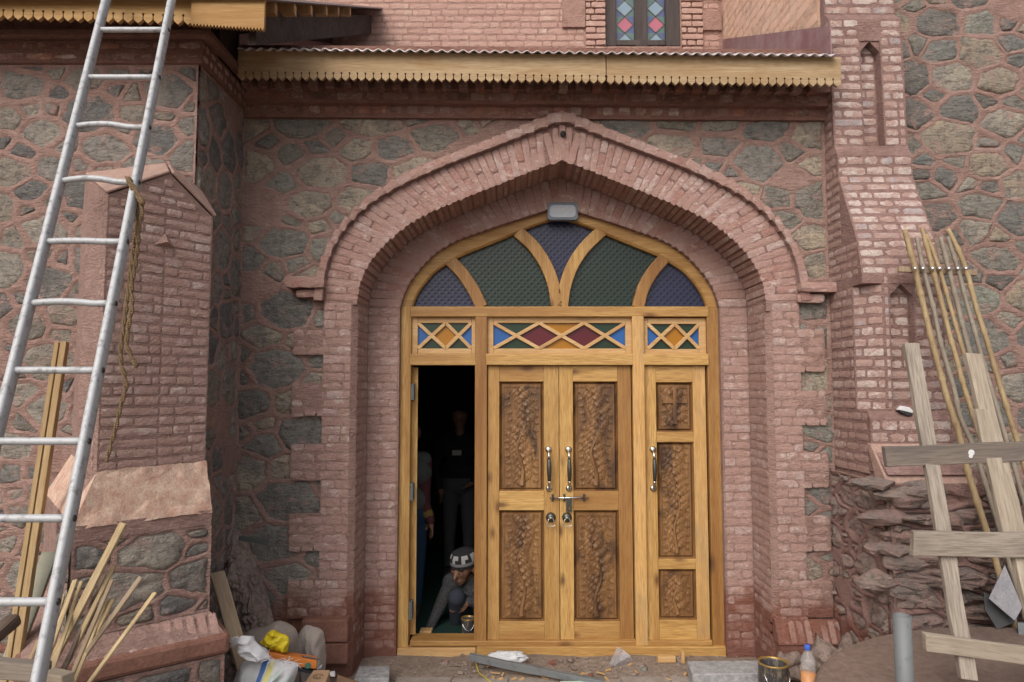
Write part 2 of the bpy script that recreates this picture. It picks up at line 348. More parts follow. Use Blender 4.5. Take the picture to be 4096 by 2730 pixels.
def mk_glass(name, col, pat=0.):
    t = NT(name); v = t.pos(); n1 = t.noise(v, 3, 2)
    c = t.mix(t.ramp(n1, [(.3, 0.), (.7, .4)]), col, tuple(q * .6 for q in col)); b = None
    if pat:
        rv = t.mapv(v, (1, 1, 1), (0, R(45), 0)); a1 = t.math('SINE', t.math('MULTIPLY', t.sepz(rv, 0), pat)); a2 = t.math('SINE', t.math('MULTIPLY', t.sepz(rv, 2), pat))
        m = t.math('MAXIMUM', a1, a2); c = t.mix(t.ramp(m, [(.72, 0.), (1., .5)]), c, tuple(q * 2.2 + .012 for q in col)); b = t.bump(m, .16, .004)
    return t.fin(c, b, Roughness=.32, Specular_IOR_Level=.35)
G_BLUE = mk_glass('figured_blue_glass', (.013, .015, .042), 180)
G_GREEN = mk_glass('figured_green_glass', (.008, .018, .013), 180)
G_SKY = mk_glass('bright_blue_glass', (.02, .10, .32)); G_AMB = mk_glass('amber_glass', (.36, .15, .008)); G_RED = mk_glass('ruby_glass', (.10, .010, .018))
G_DKG = mk_glass('dark_green_glass', (.016, .035, .020))
U_BLUE = mk_glass('old_blue_pane', (.075, .095, .21)); U_SKY = mk_glass('old_pale_pane', (.20, .29, .36)); U_PINK = mk_glass('old_pink_pane', (.40, .12, .17)); U_GRN = mk_glass('old_green_pane', (.085, .15, .14))
def mk_ground():
    t = NT('trodden_earth'); v = t.pos(); n1 = t.noise(v, 3, 5, .6); n2 = t.noise(v, 26, 6, .7); n3 = t.noise(v, 130, 4, .7)
    c = t.mix(t.ramp(n1, [(.35, 0.), (.65, 1.)]), (.33, .27, .22), (.25, .195, .155)); c = t.mix(t.ramp(n2, [(.35, .6), (.6, 0.)]), c, (.13, .095, .075))
    c = t.mix(t.ramp(n3, [(.62, 0.), (.78, .6)]), c, (.34, .28, .23))
    return t.fin(c, t.bump(t.math('ADD', n2, t.math('MULTIPLY', n3, .5)), .8, .02), Roughness=.95)
EARTH = mk_ground()
def mk_mud():
    t = NT('dry_mud'); v = t.pos(); n1 = t.noise(v, 7, 5, .7, .8); n2 = t.noise(v, 36, 6, .75); n3 = t.noise(v, 150, 4, .7)
    c = t.mix(t.ramp(n1, [(.35, 0.), (.65, 1.)]), (.27, .205, .175), (.40, .31, .265)); c = t.mix(t.ramp(n2, [(.32, .8), (.55, 0.)]), c, (.085, .06, .05))
    c = t.mix(t.ramp(n3, [(.62, 0.), (.78, .5)]), c, (.34, .26, .22))
    return t.fin(c, t.bump(t.math('ADD', n2, t.math('MULTIPLY', n3, .4)), .9, .025), Roughness=.95)
MUD = mk_mud()
# ------------------------------------------------------------------ masonry generators
def clip(poly, a, b, c):
    out = []; n = len(poly)
    for i in range(n):
        p, q = poly[i], poly[(i + 1) % n]; dp = a * p[0] + b * p[1] - c; dq = a * q[0] + b * q[1] - c
        if dp <= 0: out.append(p)
        if (dp < 0 < dq) or (dq < 0 < dp):
            t = dp / (dp - dq); out.append((p[0] + (q[0] - p[0]) * t, p[1] + (q[1] - p[1]) * t))
    return out
def inset(poly, m):
    n = len(poly); area = sum(poly[i][0] * poly[(i + 1) % n][1] - poly[(i + 1) % n][0] * poly[i][1] for i in range(n)); sg = 1 if area > 0 else -1
    res = list(poly)
    for i in range(n):
        p, q = poly[i], poly[(i + 1) % n]; dx, dy = q[0] - p[0], q[1] - p[1]; L = math.hypot(dx, dy)
        if L < 1e-5: continue
        nx, ny = dy / L * sg, -dx / L * sg
        res = clip(res, nx, ny, nx * p[0] + ny * p[1] - m)
        if len(res) < 3: return []
    return res
def cell_polys(w, h, sx, sy, rnd):
    ax = sx / sy; ws = w / ax; pts = []; tries = int(ws * h / (sy * sy) * 60)
    for k in range(tries):
        q = k / tries; r = sy * (rnd.uniform(1.15, 1.75) if q < .06 else rnd.uniform(.8, 1.15) if q < .4 else rnd.uniform(.42, .75))
        x, y = rnd.uniform(0, ws), rnd.uniform(0, h)
        if all((x - a) ** 2 + (y - b) ** 2 > ((r + rr) * .5) ** 2 for a, b, rr in pts): pts.append((x, y, r))
    out = []
    for i, (x, y, r) in enumerate(pts):
        poly = [(0, 0), (ws, 0), (ws, h), (0, h)]
        nb = sorted((j for j in range(len(pts)) if j != i), key=lambda j: (pts[j][0] - x) ** 2 + (pts[j][1] - y) ** 2)[:30]
        for j in nb:
            a, b = pts[j][0] - x, pts[j][1] - y
            poly = clip(poly, a, b, (pts[j][0] ** 2 + pts[j][1] ** 2 - x * x - y * y + .22 * (r * r - pts[j][2] ** 2)) / 2)
            if len(poly) < 3: break
        if len(poly) >= 3: out.append([(p[0] * ax, p[1]) for p in poly])
    return out
def ray_poly(c, ang, poly):
    dx, dy = math.cos(ang), math.sin(ang); best = None; n = len(poly)
    for i in range(n):
        p, q = poly[i], poly[(i + 1) % n]; ex, ey = q[0] - p[0], q[1] - p[1]; den = dx * ey - dy * ex
        if abs(den) < 1e-9: continue
        t = ((p[0] - c[0]) * ey - (p[1] - c[1]) * ex) / den; s = ((p[0] - c[0]) * dy - (p[1] - c[1]) * dx) / den
        if t > 0 and -1e-6 <= s <= 1 + 1e-6 and (best is None or t < best): best = t
    return best
def stone_wall(parent, O, u, v, w, h, sx, sy, m, seed, smat, mmat, keep=None, push=None, proud=(.006, .02), hm=.008, rough=1.):
    rnd = random.Random(seed); O = Vector(O); n = u.cross(v).normalized(); mo = MB(); cnt = 0
    def at(p, d): return O + u * p[0] + v * p[1] + n * d
    for poly in cell_polys(w, h, sx, sy, rnd):
        cx = sum(p[0] for p in poly) / len(poly); cy = sum(p[1] for p in poly) / len(poly)
        if keep and not keep(cx, cy): continue
        ins = inset(poly, m * rnd.choice((.55, .75, .9, 1.1, 1.5))) if rnd.random() > .05 else []; ring = []
        if len(ins) >= 4 and rnd.random() < .55:      # knock a corner off
            kk = rnd.randrange(len(ins)); a_, b_ = ins[kk - 1], ins[kk]; c_ = ins[(kk + 1) % len(ins)]; ins = ins[:kk] + [(lerp(b_[0], a_[0], .35), lerp(b_[1], a_[1], .35)), (lerp(b_[0], c_[0], .3), lerp(b_[1], c_[1], .3))] + ins[kk + 1:]
        for i in range(len(poly)):
            p, q = poly[i], poly[(i + 1) % len(poly)]; L = math.hypot(q[0] - p[0], q[1] - p[1]); k = max(1, int(L / .020))
            edge = (abs(p[0]) < 1e-4 and abs(q[0]) < 1e-4) or (abs(p[0] - w) < 1e-4 and abs(q[0] - w) < 1e-4) or (abs(p[1]) < 1e-4 and abs(q[1]) < 1e-4) or (abs(p[1] - h) < 1e-4 and abs(q[1] - h) < 1e-4)
            for j in range(k):
                t = j / k; x, y = p[0] + (q[0] - p[0]) * t, p[1] + (q[1] - p[1]) * t
                onb = x < 1e-4 or y < 1e-4 or x > w - 1e-4 or y > h - 1e-4
                if not onb:
                    q3 = (x * 9 + seed, y * 9, seed * .37); x += noise.noise(Vector(q3)) * .012; y += noise.noise(Vector((q3[1] + 5, q3[0], 3.))) * .012
                ring.append((x, y))
        if push: ring = [push(p) for p in ring]
        N = len(ring)
        if len(ins) < 3 or N < 5:
            o = len(mo.v); mo.v += [tuple(at(p, hm)) for p in ring]; mo.f.append(tuple(range(o, o + N))); continue
        ix = sum(p[0] for p in ins) / len(ins); iy = sum(p[1] for p in ins) / len(ins); rad = []; angs = []
        for p in ring:
            a = math.atan2(p[1] - iy, p[0] - ix); angs.append(a); rad.append(ray_poly((ix, iy), a, ins) or .02)
        rad = [r * (1 + .12 * noise.noise(Vector((ix * 20 + math.cos(a) * 2.0, iy * 20 + math.sin(a) * 2.0, seed))) + .10 * noise.noise(Vector((ix * 30 + math.cos(a) * 6, iy * 30 + math.sin(a) * 6, seed + 9)))) for r, a in zip(rad, angs)]
        outl = [(ix + math.cos(a) * r, iy + math.sin(a) * r) for a, r in zip(angs, rad)]
        if push: outl = [push(p) for p in outl]
        # mortar collar: ridge on the joint line, sinking towards the stone
        o = len(mo.v)
        for k in range(N): mo.v.append(tuple(at(ring[k], hm + .004 * noise.noise(Vector((ring[k][0] * 15, ring[k][1] * 15, 1))))))
        for k in range(N): mo.v.append(tuple(at((lerp(ring[k][0], outl[k][0], .62), lerp(ring[k][1], outl[k][1], .62)), hm * .9)))
        for k in range(N): mo.v.append(tuple(at((lerp(ix, outl[k][0], .90), lerp(iy, outl[k][1], .90)), -.004)))
        for s_ in range(2):
            for k in range(N): k2 = (k + 1) % N; mo.f.append((o + s_ * N + k, o + s_ * N + k2, o + (s_ + 1) * N + k2, o + (s_ + 1) * N + k))
        # the stone
        cen = at((ix, iy), 0); hh = rnd.uniform(*proud); ta, tb = rnd.uniform(-.09, .09) * rough, rnd.uniform(-.09, .09) * rough; vs = []
        for f_, dd in ((1.05, -.02), (1.0, .0), (.93, .6), (.72, 1.), (.36, 1.)):
            for k in range(N):
                x, y = (outl[k][0] - ix) * f_, (outl[k][1] - iy) * f_
                d = -.02 if dd < 0 else dd * hh + (ta * x + tb * y + rough * (.012 * noise.noise(Vector(((ix + x) * 16, (iy + y) * 26, seed + 3.))) + .007 * noise.noise(Vector(((ix + x) * 50, (iy + y) * 70, seed + 5.))))) * min(dd, 1)
                vs.append(u * x + v * y + n * d)
        vs.append(n * hh); st = MB(); st.v = [tuple(q) for q in vs]
        for s_ in range(4):
            for k in range(N): k2 = (k + 1) % N; st.f.append((s_ * N + k, s_ * N + k2, (s_ + 1) * N + k2, (s_ + 1) * N + k))
        for k in range(N): st.f.append((4 * N + k, 4 * N + (k + 1) % N, 5 * N))
        ob = bpy.data.objects.new('stone', st.mesh('stone', smat, True)); link(ob, parent, Matrix.Translation(cen)); cnt += 1
    mo.build('mortar', mmat, parent, smooth=True)
    return cnt

BRK = {}
def brick_mesh(mat, deep):
    key = (mat.name, deep)
    if key not in BRK:
        L = []
        for s in range(9):
            rnd = random.Random(s * 7 + 1); nx, nz_ = 6, 4; m = MB(); rd = .004 if deep else .018; am = .003 if deep else .02
            for j in range(nz_):
                for i in range(nx):
                    x = -.5 + i / (nx - 1); z = -.5 + j / (nz_ - 1); eb = i in (0, nx - 1) or j in (0, nz_ - 1); cb = i in (0, nx - 1) and j in (0, nz_ - 1)
                    yy = (rd if eb else 0) + (rd * .8 if cb else 0) + am * noise.noise(Vector((x * 3 + s * 5, z * 3, s)))
                    if rnd.random() < .10 and eb: yy += rd * 1.5
                    x *= .96 if cb else 1; z *= .90 if cb else 1
                    x += .018 * noise.noise(Vector((s * 3.1, z * 4, x))) ; z += .10 * noise.noise(Vector((x * 6, s * 2.3, z * 1.5)))
                    m.v.append((x, yy, z))
            for j in range(nz_ - 1):
                for i in range(nx - 1): a = j * nx + i; m.f.append((a, a + 1, a + nx + 1, a + nx))
            bd = [i for i in range(nx)] + [j * nx + nx - 1 for j in range(1, nz_)] + [(nz_ - 1) * nx + i for i in range(nx - 2, -1, -1)] + [j * nx for j in range(nz_ - 2, 0, -1)]
            o = len(m.v)
            for b in bd: x, y, z = m.v[b]; m.v.append((x, 1., z))
            k = len(bd)
            for i in range(k): i2 = (i + 1) % k; m.f.append((bd[i2], bd[i], o + i, o + i2))
            m.f.append(tuple(o + i for i in range(k)))
            me = m.mesh('brick', mat, False); L.append(me)
        BRK[key] = L
    return BRK[key]
def brick(parent, c, u, v, L, H, dep, mat, rnd, deep=False, name='brick', jit=.0015):
    n = u.cross(v).normalized(); a = rnd.uniform(-.018, .018); uu = u * math.cos(a) + v * math.sin(a); vv = n.cross(uu)
    c = Vector(c) + n * rnd.uniform(-jit, jit)
    M = Matrix.Translation(c) @ Matrix(((uu.x * L, -n.x * dep, vv.x * H, 0), (uu.y * L, -n.y * dep, vv.y * H, 0), (uu.z * L, -n.z * dep, vv.z * H, 0), (0, 0, 0, 1)))
    o = bpy.data.objects.new(name, rnd.choice(brick_mesh(mat, deep))); return link(o, parent, M)
def courses(parent, O, u, v, z0, z1, ch, bounds, mat, seed, bl=(.10, .17), joint=.013, hf=.68, proud=.003, dep=.07):
    rnd = random.Random(seed); O = Vector(O); n = u.cross(v).normalized(); k = max(1, round((z1 - z0) / ch)); ch = (z1 - z0) / k; cnt = 0
    for i in range(k):
        zc = z0 + (i + .5) * ch; bd = bounds(zc) if callable(bounds) else bounds
        a, b = bd; x = a; first = True
        while x < b - .02:
            L = bl[1] if rnd.random() > .4 else bl[0]
            L *= rnd.uniform(.9, 1.12)
            if first and i % 2: L *= .55
            first = False
            if b - (x + L) < bl[0] * .45: L = b - x
            L = min(L, b - x)
            brick(parent, O + u * (x + L / 2) + v * (zc + rnd.uniform(-.003, .003)) + n * (proud - .0005), u, v, max(L - joint * rnd.uniform(.6, 1.2), .02), ch * hf * rnd.uniform(.9, 1.08), dep, mat, rnd); cnt += 1
            x += L
    return cnt
def prismz(mb, plan, z0, z1): return mb.prism([Vector((p[0], p[1], z0)) for p in plan], (0, 0, z1 - z0))
def loft(mb, pa, za, pb, zb):
    n = len(pa); o = len(mb.v); mb.v += [(p[0], p[1], za) for p in pa] + [(p[0], p[1], zb) for p in pb]
    for i in range(n): j = (i + 1) % n; mb.f.append((o + i, o + j, o + n + j, o + n + i))
    mb.f.append(tuple(o + i for i in range(n))[::-1]); mb.f.append(tuple(o + n + i for i in range(n))); return mb
def zat(py, yy, px=2048): return P(px, py, yy).z

# ------------------------------------------------------------------ ground
def ground():
    g = MB(); xs = [-300, -60, -12] + [-5 + i * .12 for i in range(84)] + [12, 60, 300]; ys = [-300, -60, -12, -6] + [-3 + i * .12 for i in range(34)] + [3, 12, 60, 300]
    for y in ys:
        for x in xs:
            near = abs(x) < 5 and -3.2 < y < .45
            g.v.append((x, y, .0 + (.022 * noise.noise(Vector((x * 3, y * 3, 0))) + .012 * noise.noise(Vector((x * 11, y * 11, 2))) if near else -.03)))
    k = len(xs)
    for j in range(len(ys) - 1):
        for i in range(k - 1): a = j * k + i; g.f.append((a, a + 1, a + k + 1, a + k))
    return tag(g.build('ground', EARTH, smooth=True), kind='structure', label='trodden brown earth with dust and scraps before the door')
ground()

# ------------------------------------------------------------------ profile of the doorway
XL, XR = -1.853, 2.153
CX = 2246
IN = [(818, 1205), (812, 1150), (796, 1100), (770, 1050), (712, 980), (620, 902), (545, 858), (453, 818), (324, 766), (224, 727), (146, 694), (60, 662), (0, 645)]
OUT = [(950, 1205), (943, 1110), (928, 1043), (895, 968), (841, 890), (743, 805), (628, 742), (470, 672), (427, 655), (255, 591), (88, 524), (0, 490)]
HOOD = [(985, 1205), (978, 1130), (966, 1070), (940, 1005), (902, 930), (830, 850), (760, 782), (652, 715), (542, 662), (450, 628), (264, 556), (93, 488), (0, 453)]
FO = [(637, 1228), (625, 1180), (596, 1122), (548, 1062), (488, 1004), (402, 956), (230, 898), (70, 848), (0, 822)]
FI = [(588, 1226), (578, 1190), (550, 1147), (500, 1087), (402, 1027), (201, 946), (126, 912), (0, 868)]
def resample(pts, n):
    d = [0]
    for a, b in zip(pts, pts[1:]): d.append(d[-1] + math.hypot(b[0] - a[0], b[1] - a[1]))
    out = []
    for i in range(n):
        t = d[-1] * i / (n - 1); k = 0
        while k < len(d) - 2 and d[k + 1] < t: k += 1
        f = (t - d[k]) / (d[k + 1] - d[k]); out.append((lerp(pts[k][0], pts[k + 1][0], f), lerp(pts[k][1], pts[k + 1][1], f)))
    return out
def smooth(pts, it=2):
    for _ in range(it): pts = [pts[0]] + [((a[0] + 2 * b[0] + c[0]) / 4, (a[1] + 2 * b[1] + c[1]) / 4) for a, b, c in zip(pts, pts[1:], pts[2:])] + [pts[-1]]
    return pts
NS = 49
def curve(prof, yy, cx=CX, n=NS):       # full curve left spring -> apex -> right spring, world points
    h = smooth(resample(prof, n), 3); L = [P(cx - a, b, yy) for a, b in h]; Rr = [P(cx + a, b, yy) for a, b in h]
    return L + Rr[::-1][1:]
YF, YI, YD = -.03, .34, .39      # arch face, inner order face, door frame face
cIN, cOUT, cHOOD = curve(IN, YF), curve(OUT, YF), curve(HOOD, YF)
cFO = curve(FO, YI, 2239)
ZSP = cIN[0].z
XI_L, XI_R = cIN[0].x, cIN[-1].x; XO_L, XO_R = cOUT[0].x, cOUT[-1].x
XF_L, XF_R = cFO[0].x, cFO[-1].x
mid = [(a + b) / 2 for a, b in zip(cIN, cOUT)]
HOLE = [(XO_L + .09, -.5)] + [(p.x, p.z) for p in mid] + [(XO_R - .09, -.5)]
def inside(x, z, poly):
    r = False; n = len(poly)
    for i in range(n):
        a, b = poly[i], poly[(i + 1) % n]
        if (a[1] > z) != (b[1] > z) and x < (b[0] - a[0]) * (z - a[1]) / (b[1] - a[1]) + a[0]: r = not r
    return r
def nearest(x, z, poly):
    best = (1e9, None)
    for a, b in zip(poly, poly[1:]):
        dx, dz = b[0] - a[0], b[1] - a[1]; t = max(0, min(1, ((x - a[0]) * dx + (z - a[1]) * dz) / (dx * dx + dz * dz + 1e-12)))
        q = (a[0] + dx * t, a[1] + dz * t); d = (q[0] - x) ** 2 + (q[1] - z) ** 2
        if d < best[0]: best = (d, q)
    return best[1]

# ------------------------------------------------------------------ porch wall
ZCOR = zat(468, 0)
pw = thing('stone_wall', 'grey rubble stone wall with pink pointing around the arched doorway', 'wall', (0, 0, 0))
def pk(x, z): return not inside(x + XL, z, HOLE) or abs(nearest(x + XL, z, HOLE)[0] - (x + XL)) + abs(nearest(x + XL, z, HOLE)[1] - z) < .12
def pp(p):
    x, z = p[0] + XL, p[1]
    if inside(x, z, HOLE): q = nearest(x, z, HOLE); return (q[0] - XL, q[1])
    return p
stone_wall(pw, (XL, 0, 0), X, Z, XR - XL, ZCOR, .25, .165, .018, 11, STONE, MORTAR, pk, pp, proud=(.003, .014))

# ------------------------------------------------------------------ arch
arch = thing('brick_arch', 'pointed brick arch with hood mould over the carved doors', 'arch', ((XI_L + XI_R) / 2, 0, ZSP))
def sweep(mb, A, B):
    o = len(mb.v); mb.v += [tuple(p) for p in A] + [tuple(p) for p in B]; n = len(A)
    for i in range(n - 1): mb.f.append((o + i, o + i + 1, o + n + i + 1, o + n + i))
ab = MB(); sh = lambda c, yy: [Vector((p.x, yy, p.z)) for p in c]
sweep(ab, cIN, cOUT); sweep(ab, cOUT, sh(cOUT, .03)); sweep(ab, cIN, sh(cIN, YI)); sweep(ab, sh(cIN, YI), cFO); sweep(ab, cFO, sh(cFO, YD + .12))
ab.build('mortar_bed', MORTAR_A, arch, smooth=False)
hb = MB(); h0 = [lerp(a, b, -.12) for a, b in zip(cOUT, cHOOD)]; sweep(hb, sh(cOUT, YF - .045), sh(cHOOD, YF - .045)); sweep(hb, sh(cHOOD, YF - .045), sh(cHOOD, .02)); sweep(hb, sh(cOUT, YF - .045), sh(cOUT, YF + .01))
hb.build('hood_bed', MORTAR, arch)
def along(cA, cB, pitch, fn):       # walk along a pair of curves, same number of points
    m = [(a + b) / 2 for a, b in zip(cA, cB)]; d = [0]
    for a, b in zip(m, m[1:]): d.append(d[-1] + (b - a).length)
    k = round(d[-1] / pitch)
    for i in range(k):
        t = d[-1] * (i + .5) / k; j = 0
        while j < len(d) - 2 and d[j + 1] < t: j += 1
        f = (t - d[j]) / (d[j + 1] - d[j]); fn(i, k, lerp(cA[j], cA[j + 1], f), lerp(cB[j], cB[j + 1], f), d[-1] / k)
rnd = random.Random(3)
def vous(i, k, a, b, pit):
    if abs(i - (k - 1) / 2) < 2.6: return
    r = (b - a); L = r.length; r.normalize(); v = -Y.cross(r) * -1; u = r; v = Vector((u.z, 0, -u.x)) * -1
    # u x v must face the camera
    if u.cross(v).y > 0: v = -v
    H = pit * rnd.uniform(.86, .95)
    if i % 2 == 0:
        brick(arch, a + u * (L * .5 - .006) - Y * .004, u, v, L * .97, H, .36, BR_ARCH, rnd, True)
    else:
        f = rnd.choice((.36, .5, .62))
        brick(arch, a + u * (L * f * .5 - .008) - Y * .004, u, v, L * f - .005, H, .36, BR_ARCH, rnd, True)
        brick(arch, a + u * (L * (f + 1) * .5) - Y * .004, u, v, L * (1 - f) - .006, H, .05, BR_ARCH, rnd)
along(cIN, [lerp(a, b, .985) for a, b in zip(cIN, cOUT)], .050, vous)
def vous2(i, k, a, b, pit):
    u = (a - b); L = u.length; u.normalize(); v = Vector((-u.z, 0, u.x))
    if u.cross(v).y > 0: v = -v
    brick(arch, (a + b) / 2 + Vector((0, -.004, 0)), u, v, L * .98, pit * rnd.uniform(.88, .96), .06, BR_ARCH, rnd)
along(sh(cIN, YI), cFO, .062, vous2)
def hoodb(i, k, a, b, pit):
    u = (b - a); H = u.length; v = u.normalized(); u = Vector((v.z, 0, -v.x))
    if u.cross(v).y > 0: u = -u
    brick(arch, (a + b) / 2 + Vector((0, -.004, 0)), u, v, pit * .985, H * .95, .10, BR_ARCH, rnd, name='hood_brick', jit=.001)
along(sh(cOUT, YF - .045), sh(cHOOD, YF - .045), .10, hoodb)
# keystone bricks and the iron bolt
for x0, x1, y0, y1, w0 in ((2168, 2200, 535, 660, 0), (2205, 2232, 515, 650, 0), (2235, 2262, 500, 645, 0), (2265, 2293, 515, 650, 0), (2297, 2330, 535, 660, 0)):
    a = P((x0 + x1) / 2 * .5 + 2249 * .5, y1, YF); b = P((x0 + x1) / 2, y0, YF); u = (b - a); L = u.length; u.normalize(); v = Vector((-u.z, 0, u.x))
    if u.cross(v).y > 0: v = -v
    brick(arch, (a + b) / 2 + Vector((0, -.012, 0)), u, v, L * .98, (P(x1, y0, YF) - P(x0, y0, YF)).length * .9, .36, BR_ARCH, rnd, True, name='keystone_brick')
bt = MB(); pb = P(2252, 538, YF - .02); bt.lathe([(.02, -.005), (.02, .012), (.011, .015), (.009, .028), (.001, .03)], pb, 14, -Y); bt.build('iron_bolt', IRON, arch, True)
# label stops
for (x0, x1, y0, y1, pr) in ((1150, 1306, 1112, 1156, .11), (1188, 1296, 1160, 1190, .07), (3192, 3346, 1134, 1172, .11), (3188, 3292, 1178, 1212, .07)):
    a, b = P(x0, y1, -.05), P(x1, y0, -.05); c = (a + b) / 2
    brick(arch, (c.x, -pr, c.z), X, Z, b.x - a.x, b.z - a.z, .16, BR_ARCH, rnd, name='label_stop')

# ------------------------------------------------------------------ brick piers
def zr(y0, y1, yy=-.05): return (zat(y1, yy), zat(y0, yy))
QL = [zr(1314, 1419), zr(1532, 1654), zr(1793, 1924), zr(2058, 2190), zr(2335, 2480)]
QR = [zr(1337, 1468), zr(1576, 1693), zr(1814, 1937), zr(2072, 2191), zr(2338, 2474)]
def pier(side, xo, xi, xq, xf, quo, seed, label):
    t = thing('brick_pier', label, 'pier', ((xo + xi) / 2, .1, 0)); b = MB(); lo, hi = min(xo, xi), max(xo, xi); sg = side
    CHF = .035
    zt = zat(1190 if side < 0 else 1215, YF)
    plan = [(xo, YF), (xi - sg * -CHF * 1, YF), (xi, YF + CHF), (xi, YI), (xf, YI), (xf, YI + .2), (xo, YI + .2)] if sg < 0 else [(xo, YF), (xi + CHF, YF), (xi, YF + CHF), (xi, YI), (xf, YI), (xf, YI + .2), (xo, YI + .2)]
    if sg < 0: plan = [(xo, YF), (xi - CHF, YF), (xi, YF + CHF), (xi, YI), (xf, YI), (xf, YI + .2), (xo, YI + .2)]
    prismz(b, plan, -.05, zt - .05); prismz(b, [(xo, YF), (xi, YF), (xi, YI), (xo, YI)], zt - .05, ZSP + .0); b.box(min(xi, xf), max(xi, xf), YI, YI + .2, zt - .05, ZSP + .004)
    for z0, z1 in quo:
        q0, q1 = min(xq, xo), max(xq, xo); b.box(q0, q1, YF - .002, .1, z0, z1)
    b.build('mortar_bed', MORTAR, t)
    ch = .0585
    def bd(z):
        a, c = (xo, xi - CHF) if sg < 0 else (xi + CHF, xo)
        for z0, z1 in quo:
            if z0 - .01 < z < z1 + .01:
                if sg < 0: a = xq
                else: c = xq
        return a, c
    k = courses(t, (0, YF, 0), X, Z, .28, ZSP - .01, ch, bd, BR_PIER, seed, (.085, .14), .007, .86, .003)
    # inner order, facing the street
    a, c = (xi, xf - .012) if sg < 0 else (xf + .012, xi)
    k += courses(t, (0, YI, 0), X, Z, .06, ZSP, ch * 1.03, (a, c), BR_PIER, seed + 1, (.10, .15), .007, .86, .003)
    # reveal
    if sg < 0: k += courses(t, (xi, YF + CHF, 0), Y, Z, .1, ZSP - .01, ch, (.0, YI - YF - CHF - .01), BR_PIER, seed + 2, (.13, .2), .007, .86, .003)
    else: k += courses(t, (xi, YI, 0), -Y, Z, .1, ZSP - .01, ch, (.01, YI - YF - CHF), BR_PIER, seed + 2, (.13, .2), .007, .86, .003)
    # plinth
    pl = MB(); z1 = zat(2478, YF); z0 = zat(2565, YF); e = .07
    x0, x1 = (xq - .02, xi) if sg < 0 else (xi, xq + .04)
    if sg > 0:
        loft(pl, [(x0, YF - e), (x1 + .12, YF - e), (x1 + .12, .05), (x0, .05)], z0, [(x0, YF - .004), (x1, YF - .004), (x1, .05), (x0, .05)], z1)
        pl.box(x0 + .01, x1 + .08, YF - e + .01, .06, -.05, z0); pl.build('plinth_bed', MORTAR, t)
        rr = random.Random(5); vv = Vector((0, e, z1 - z0)).normalized()
        for i in range(9):
            xx = x0 + .03 + i * (x1 + .04 - x0) / 9; brick(t, (xx + .02, YF - e / 2 - .006, (z0 + z1) / 2), X, vv, .036, (z1 - z0) * 1.0, .05, BR_PIER, rr, name='plinth_brick')
    else:
        for (ax, bx, ay, by) in ((1205, 1392, 2478, 2570), (1240, 1390, 2574, 2660)):
            p, q = P(ax, by, YF - .07), P(bx, ay, YF - .07); pl = MB(); pl.box(p.x, q.x, YF - .07 + (.0 if ay > 2500 else -.012), .06, max(p.z - .0, .0), q.z); pl.build('plinth_block', BLOCK, t, bevel=.012)
        brick(t, (P(1150, 2600, YF).x, -.02, .2), X, Z, .2, .3, .1, BR_PIER, random.Random(2))
    return k
pier(-1, XO_L, XI_L, P(1163, 1800, YF).x, XF_L - .004, QL, 21, 'toothed brick pier on the left side of the doorway')
pier(1, XO_R, XI_R, P(3312, 1800, YF).x, XF_R + .004, QR, 31, 'toothed brick pier on the right side of the doorway')

# ------------------------------------------------------------------ brick cornice under the porch eave
cor = thing('brick_cornice', 'sooty corbelled brick cornice in shade under the scalloped porch eave', 'cornice', (0, -.1, ZCOR))
cb = MB(); rnd = random.Random(9)
def zl(yl, yr, yy, x): a, b = P(985, yl, yy), P(3300, yr, yy); return lerp(a.z, b.z, (x - XL) / (XR - XL))
for k, (yl0, yl1, yr0, yr1, yy) in enumerate(((408, 468, 425, 482, -.035), (352, 408, 370, 425, -.085), (300, 352, 318, 370, -.12))):
    p = [(XL, zl(yl1, yr1, yy, XL)), (XR, zl(yl1, yr1, yy, XR)), (XR, zl(yl0, yr0, yy, XR) + .004), (XL, zl(yl0, yr0, yy, XL) + .004)]
    cb.prism([Vector((x, yy, z)) for x, z in p], (0, .12 - yy, 0))
cb.prism([Vector((x, -.10, z)) for x, z in ((XL, zl(300, 318, -.1, XL)), (XR, zl(300, 318, -.1, XR)), (XR, zl(180, 200, -.1, XR)), (XL, zl(180, 200, -.1, XL)))], (0, .2, 0))
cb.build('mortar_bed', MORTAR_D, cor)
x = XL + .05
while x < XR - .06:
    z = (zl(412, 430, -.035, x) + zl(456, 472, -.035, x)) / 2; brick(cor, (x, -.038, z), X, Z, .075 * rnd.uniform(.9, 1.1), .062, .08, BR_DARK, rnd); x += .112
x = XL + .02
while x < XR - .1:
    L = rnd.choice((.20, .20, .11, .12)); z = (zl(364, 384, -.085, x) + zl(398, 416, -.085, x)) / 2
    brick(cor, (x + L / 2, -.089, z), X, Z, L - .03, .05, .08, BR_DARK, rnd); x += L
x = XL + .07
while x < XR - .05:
    z = (zl(316, 334, -.16, x) + zl(344, 362, -.16, x)) / 2; brick(cor, (x, -.165, z), X, Z, .062, .062, .10, BR_DARK, rnd, name='dentil'); x += .112

